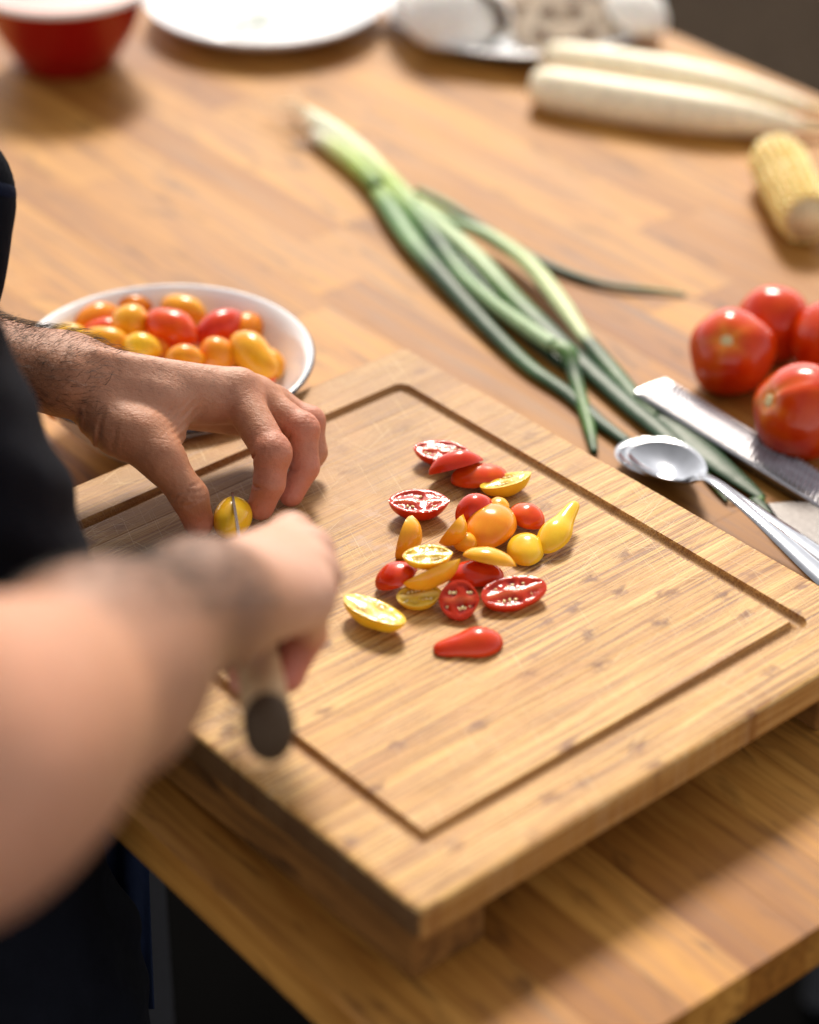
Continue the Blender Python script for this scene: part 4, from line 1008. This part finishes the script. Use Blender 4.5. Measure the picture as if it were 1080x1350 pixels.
# keep the column vertical in the world: work by height
pts = np.array([atz(*q) for q in SIL]); order = np.argsort(pts[:, 2]); pts = pts[order]
A_, B_ = .165, .085
def column(grow=0.0, hmin=-.45, hmax=.52, n=110, m=120, shrink=0.0, folds=.004):
    hs = np.linspace(hmax, hmin, n); v = []
    for h in hs:
        sx = np.interp(h, pts[:, 2], pts[:, 0]); sy = np.interp(h, pts[:, 2], pts[:, 1])
        a, b = A_-shrink+grow, B_-shrink+grow
        if h > .42: k_ = math.sqrt(max(0, 1-((h-.42)/.12)**2)); a, b = a*(.45+.55*k_), b*(.7+.3*k_)
        sup = math.sqrt((A_*TE1[0])**2+(B_*TE2[0])**2); off = (A_**2*TE1[0]*TE1+B_**2*TE2[0]*TE2)/sup
        c = V3(sx, sy, h)-off
        for j in range(m):
            t = 2*math.pi*j/m; fo = folds*(math.sin(t*9+h*6)*max(0, min(1, (.05-h)*4))+.8*math.sin(h*55+t*3)*math.sin(t*5+h*9)+.5*math.sin(h*120+t*11))
            v.append(c+(a+fo)*math.cos(t)*TE1+(b+fo)*math.sin(t)*TE2)
    f = [(i*m+j, i*m+(j+1) % m, (i+1)*m+(j+1) % m, (i+1)*m+j) for i in range(n-1) for j in range(m)]
    f += [tuple(range(m-1, -1, -1)), tuple((n-1)*m+j for j in range(m))]
    return np.array(v), f
vA, fA = column(folds=.003)
vT, fT = column(hmin=-.40, hmax=.50, n=24, m=40, shrink=.010, folds=0)
tcol = np.tile(SKB, (len(vT), 1))
def centre(h):
    sx = np.interp(h, pts[:, 2], pts[:, 0]); sy = np.interp(h, pts[:, 2], pts[:, 1])
    sup = math.sqrt((A_*TE1[0])**2+(B_*TE2[0])**2); off = (A_**2*TE1[0]*TE1+B_**2*TE2[0]*TE2)/sup
    return V3(sx, sy, h)-off
HC = centre(.5)+V3(0, 0, .20)+TE2*.06
LS = EL+V3(-.10, -.12, .24)
def d_head(p):
    d = ell_d(p, HC+V3(0, 0, .03), (.078, .078, .098)); fr_ = TE2
    d = smin(d, ell_d(p, HC+fr_*.030+V3(0, 0, -.045), (.056, .056, .062)), .02)          # jaw
    d = smin(d, cap_d(p, HC+fr_*.086+V3(0, 0, .022), HC+fr_*.100+V3(0, 0, -.012), .008, .012), .008)  # nose
    d = smin(d, cap_d(p, HC+fr_*.078-TE1*.018+V3(0, 0, -.045), HC+fr_*.078+TE1*.018+V3(0, 0, -.045), .007, .007), .005)
    for s_ in (-1, 1):
        d = smin(d, ell_d(p, HC+TE1*.078*s_+V3(0, 0, .005), (.012, .018, .030)), .006)
        d = np.maximum(d, -ell_d(p, HC+fr_*.083+TE1*.030*s_+V3(0, 0, .028), (.014, .010, .009)))
        d = smin(d, ell_d(p, HC+fr_*.070+TE1*.030*s_+V3(0, 0, .028), (.012, .012, .012)), .002)
    d = smin(d, cap_d(p, HC+V3(0, 0, -.05)-fr_*.02, centre(.45)+V3(0, 0, 0), .052, .066), .03)
    d = smin(d, cap_d(p, centre(.44), RS, .075, .058), .05); d = smin(d, cap_d(p, centre(.44), LS, .075, .058), .05)
    d = smin(d, cap_d(p, LS, EL, .052, .044), .04); d = smin(d, cap_d(p, RS, RS+(RE-RS)*.4, .055, .048), .03)
    return d
bb = np.array([HC+.14, HC-.14, centre(.44), RS, LS, EL]); vH, fH = nets(d_head, bb.min(0)-.09, bb.max(0)+.09, .005)
cH = np.tile(SKB, (len(vH), 1))
vs, fs = join([(vL, fL), (vR, fR), (vT, fT), (vH, fH)])
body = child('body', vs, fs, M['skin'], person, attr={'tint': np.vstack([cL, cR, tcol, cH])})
child('apron', vA, fA, M['black'], person)
# shirt with short sleeves
def d_shirt(p):
    c0 = centre(.44); d = smin(cap_d(p, c0-TE1*.05, c0+TE1*.05, .105, .105), cap_d(p, c0, RS, .095, .072), .05); d = smin(d, cap_d(p, c0, LS, .095, .072), .05)
    d = smin(d, cap_d(p, RS, RS+(RE-RS)*.28, .070, .066), .03)
    d = smin(d, cap_d(p, LS, LS+(EL-LS)*.45, .070, .066), .03)
    return d
bb = np.array([RS, LS, centre(.44)]); vSh, fSh = nets(d_shirt, bb.min(0)-.16, bb.max(0)+.13, .007)
child('shirt', vSh, fSh, M['black'], person)
# drooping hem of the left sleeve, just inside the picture
hemp = [(-60, 150, 1.40), (-40, 240, 1.41), (-42, 300, 1.42), (-58, 390, 1.43)]
sv, sf, _ = tube([atz(-75, 205, 1.40), atz(-52, 216, 1.40), atz(-42, 250, 1.405), atz(-48, 300, 1.41), atz(-62, 380, 1.42), atz(-75, 450, 1.43)], [.006, .022, .0275, .0285, .0285, .022], 24, 8)
sb = atz(-75, 215, 1.40); sv2, sf2, _ = tube([sb+V3(.006, 0, -.012), sb+V3(-.05, -.01, .02), (sb+LS)/2+V3(0, 0, .02), LS], [.020, .036, .055, .068], 24, 8)
child('sleeve', *join([(sv, sf), (sv2, sf2)]), M['black'], person)
sv, sf, _ = tube([atz(-43, 243, 1.405), atz(-43.5, 252, 1.405), atz(-44, 260, 1.405)], [.0278, .0286, .0280], 32, 4); child('sleeve_hem', sv, sf, M['navy'], person)
# trousers, shoes, hair
def d_tr(p):
    c0 = centre(-.35); d = cap_d(p, c0-TE1*.07, c0+TE1*.07, .085, .085)
    for s_ in (-1, 1):
        k0 = c0+TE1*.085*s_; kn_ = V3(k0[0], k0[1], -.52)+TE2*.02; ft = V3(k0[0], k0[1], GZ+.09)
        d = smin(d, smin(cap_d(p, k0, kn_, .080, .062), cap_d(p, kn_, ft, .062, .052), .03), .03)
    return d
c0 = centre(-.35); vt, ft = nets(d_tr, V3(c0[0]-.24, c0[1]-.24, GZ+.03), V3(c0[0]+.24, c0[1]+.24, -.24), .008); child('trousers', vt, ft, M['navy'], person)
for s_ in (-1, 1):
    k0 = c0+TE1*.085*s_; a_, b_ = V3(k0[0], k0[1], GZ+.045)-TE2*.04, V3(k0[0], k0[1], GZ+.035)+TE2*.16
    v, f, _ = tube([a_-TE2*.03, a_, (a_+b_)/2, b_, b_+TE2*.03], [.02, .04, .045, .04, .015], 16, 6, .8); child('shoe', v, f, M['shoe'], person)
hv, hf = nets(lambda p: np.maximum(ell_d(p, HC+V3(0, 0, .036)-TE2*.006, (.086, .086, .104)), (p-(HC+TE2*.05))@unit(TE2*.8-V3(0, 0, .6))), HC-.13, HC+.16, .006); child('hair', hv, hf, M['hair'], person)
# nails
def nail(c, ax, nrm, L, Wd, name='nail'):
    ax = unit(ax); nrm = unit(nrm-ax*(nrm@ax)); sd_ = np.cross(nrm, ax); v = []; n1, n2 = 9, 9
    for i in range(n1):
        for j in range(n2):
            s_, t = i/(n1-1)*2-1, j/(n2-1)*2-1; hw = Wd/2*math.sqrt(max(0.02, 1-abs(s_)**4*.75))
            v.append(c+ax*s_*L/2+sd_*t*hw+nrm*(-.30*Wd*t*t-.08*L*s_*s_))
    f = [(i*n2+j, i*n2+j+1, (i+1)*n2+j+1, (i+1)*n2+j) for i in range(n1-1) for j in range(n2-1)]
    o = child(name, v, f, M['nail'], person); m_ = o.modifiers.new('thickness', 'SOLIDIFY'); m_.thickness = .0005
nail(ttip+camv*.0103+up*.0005-rt*.0015, ttip-tip_, unit(camv*.97-rt*.18-up*.12), .0125, .0112)
nail(mtip+camv*.003+rt*.0065+up*.0005, mtip-mdip, unit(rt*.85+camv*.45), .010, .0085)
# arm hair on both forearms: stuff
def hairs(vv, ff, mask, n, Lr, thick, lay, seed, lift=.35):
    r_ = np.random.default_rng(seed); me_n = np.zeros_like(vv)
    e1 = vv[ff[:, 1]]-vv[ff[:, 0]]; e2 = vv[ff[:, 2]]-vv[ff[:, 0]]; fn = np.cross(e1, e2)
    for k in range(4): np.add.at(me_n, ff[:, k], fn)
    me_n /= np.linalg.norm(me_n, axis=1)[:, None]+1e-12
    cand = np.where(mask)[0]; pk = r_.choice(cand, n); V_, F_ = [], []
    for q in pk:
        b = vv[q]; nm = me_n[q]; d = unit(lay+r_.normal(size=3)*.35); d = unit(d-nm*(d@nm)); L = r_.uniform(*Lr)
        sd_ = np.cross(nm, d); curl = r_.normal()*.35; n0 = len(V_)
        for t in (0, .33, .66, 1):
            c = b-nm*.0003+d*L*t*(.9)+nm*L*lift*(t*(1.5-t))+sd_*L*curl*t*t; w_ = thick*(1-.8*t)
            for a_ in (0, 2.09, 4.19): V_.append(c+w_*(math.cos(a_)*sd_+math.sin(a_)*nm))
        for s_ in range(3):
            for j in range(3): F_.append((n0+s_*3+j, n0+s_*3+(j+1) % 3, n0+s_*3+3+(j+1) % 3, n0+s_*3+3+j))
    return V_, F_
tx_ = (vL-W)@unit(EL-W); updot = (vL-W-(tx_[:, None]*unit(EL-W)))
dens = rng.random(len(vL))
mask = (tx_ > -.035) & (tx_ < .09) & (updot[:, 2] > -.008) & (dens < np.clip((tx_+.040)/.06, .03, 1))
hv1 = hairs(vL, fL, mask, 2300, (.006, .015), .00011, unit(W-EL)+up*.45, 3, .5)
mask2 = (tx_ > -.09) & (tx_ < -.01) & (updot[:, 2] > .006)
hv2 = hairs(vL, fL, mask2, 420, (.0015, .004), .00007, unit(W-EL), 5)
txr = (vR-RW)@unit(RE-RW); maskr = (txr > .0) & (txr < .17) & (((vR-RW)@up) > .0)
hv3 = hairs(vR, fR, maskr, 2200, (.008, .016), .00009, unit(RW-RE)+rt*.3, 4)
v, f = join([hv1, hv2, hv3]); tag(child('arm_hair', v, f, M['hair'], person), kind='stuff')
# navy cloth hanging at the hip, with a small striped woven tab
M['navy2'] = cloth('blue_cotton', (.012, .018, .042))
tw = empty('navy_cloth', tuple(atz(150, 1190, 1.47)), 'navy blue cloth with a small striped tab hanging between the apron and the table edge', 'cloth')
def sheet(x0, x1, y0, y1, z, amp, n1=18, n2=16, sl=0):
    v = [atz(x0+sl*i/(n1-1)+(x1-x0)*j/(n2-1), y0+(y1-y0)*i/(n1-1), z+amp*math.sin(j*.9+i*.15)) for i in range(n1) for j in range(n2)]
    return v, [(i*n2+j, i*n2+j+1, (i+1)*n2+j+1, (i+1)*n2+j) for i in range(n1-1) for j in range(n2-1)]
o = child('cloth', *sheet(96, 192, 1040, 1330, 1.50, .006, sl=12), M['navy2'], tw); o.modifiers.new('thickness', 'SOLIDIFY').thickness = .0015
cm, cnt_, cb_ = newmat('striped_tab'); tcc = N(cnt_, 'TexCoord').outputs['Object']
wv = tex(cnt_, 'TexWave', tcc, (1, 1, 1), Scale=60.0, Distortion=1.0); wv.bands_direction = 'Z'
cc_ = ramp(cnt_, wv.outputs[0], [(.0, (.30, .27, .24)), (.45, (.26, .20, .18)), (.60, (.10, .015, .015)), (.85, (.03, .03, .04)), (1, (.3, .27, .25))]); cnt_.links.new(cc_, cb_.inputs['Base Color']); cb_.inputs['Roughness'].default_value = .9
o = child('striped_tab', *sheet(120, 146, 1146, 1208, 1.475, .001, 6, 5, 5), cm, tw); o.modifiers.new('thickness', 'SOLIDIFY').thickness = .0015
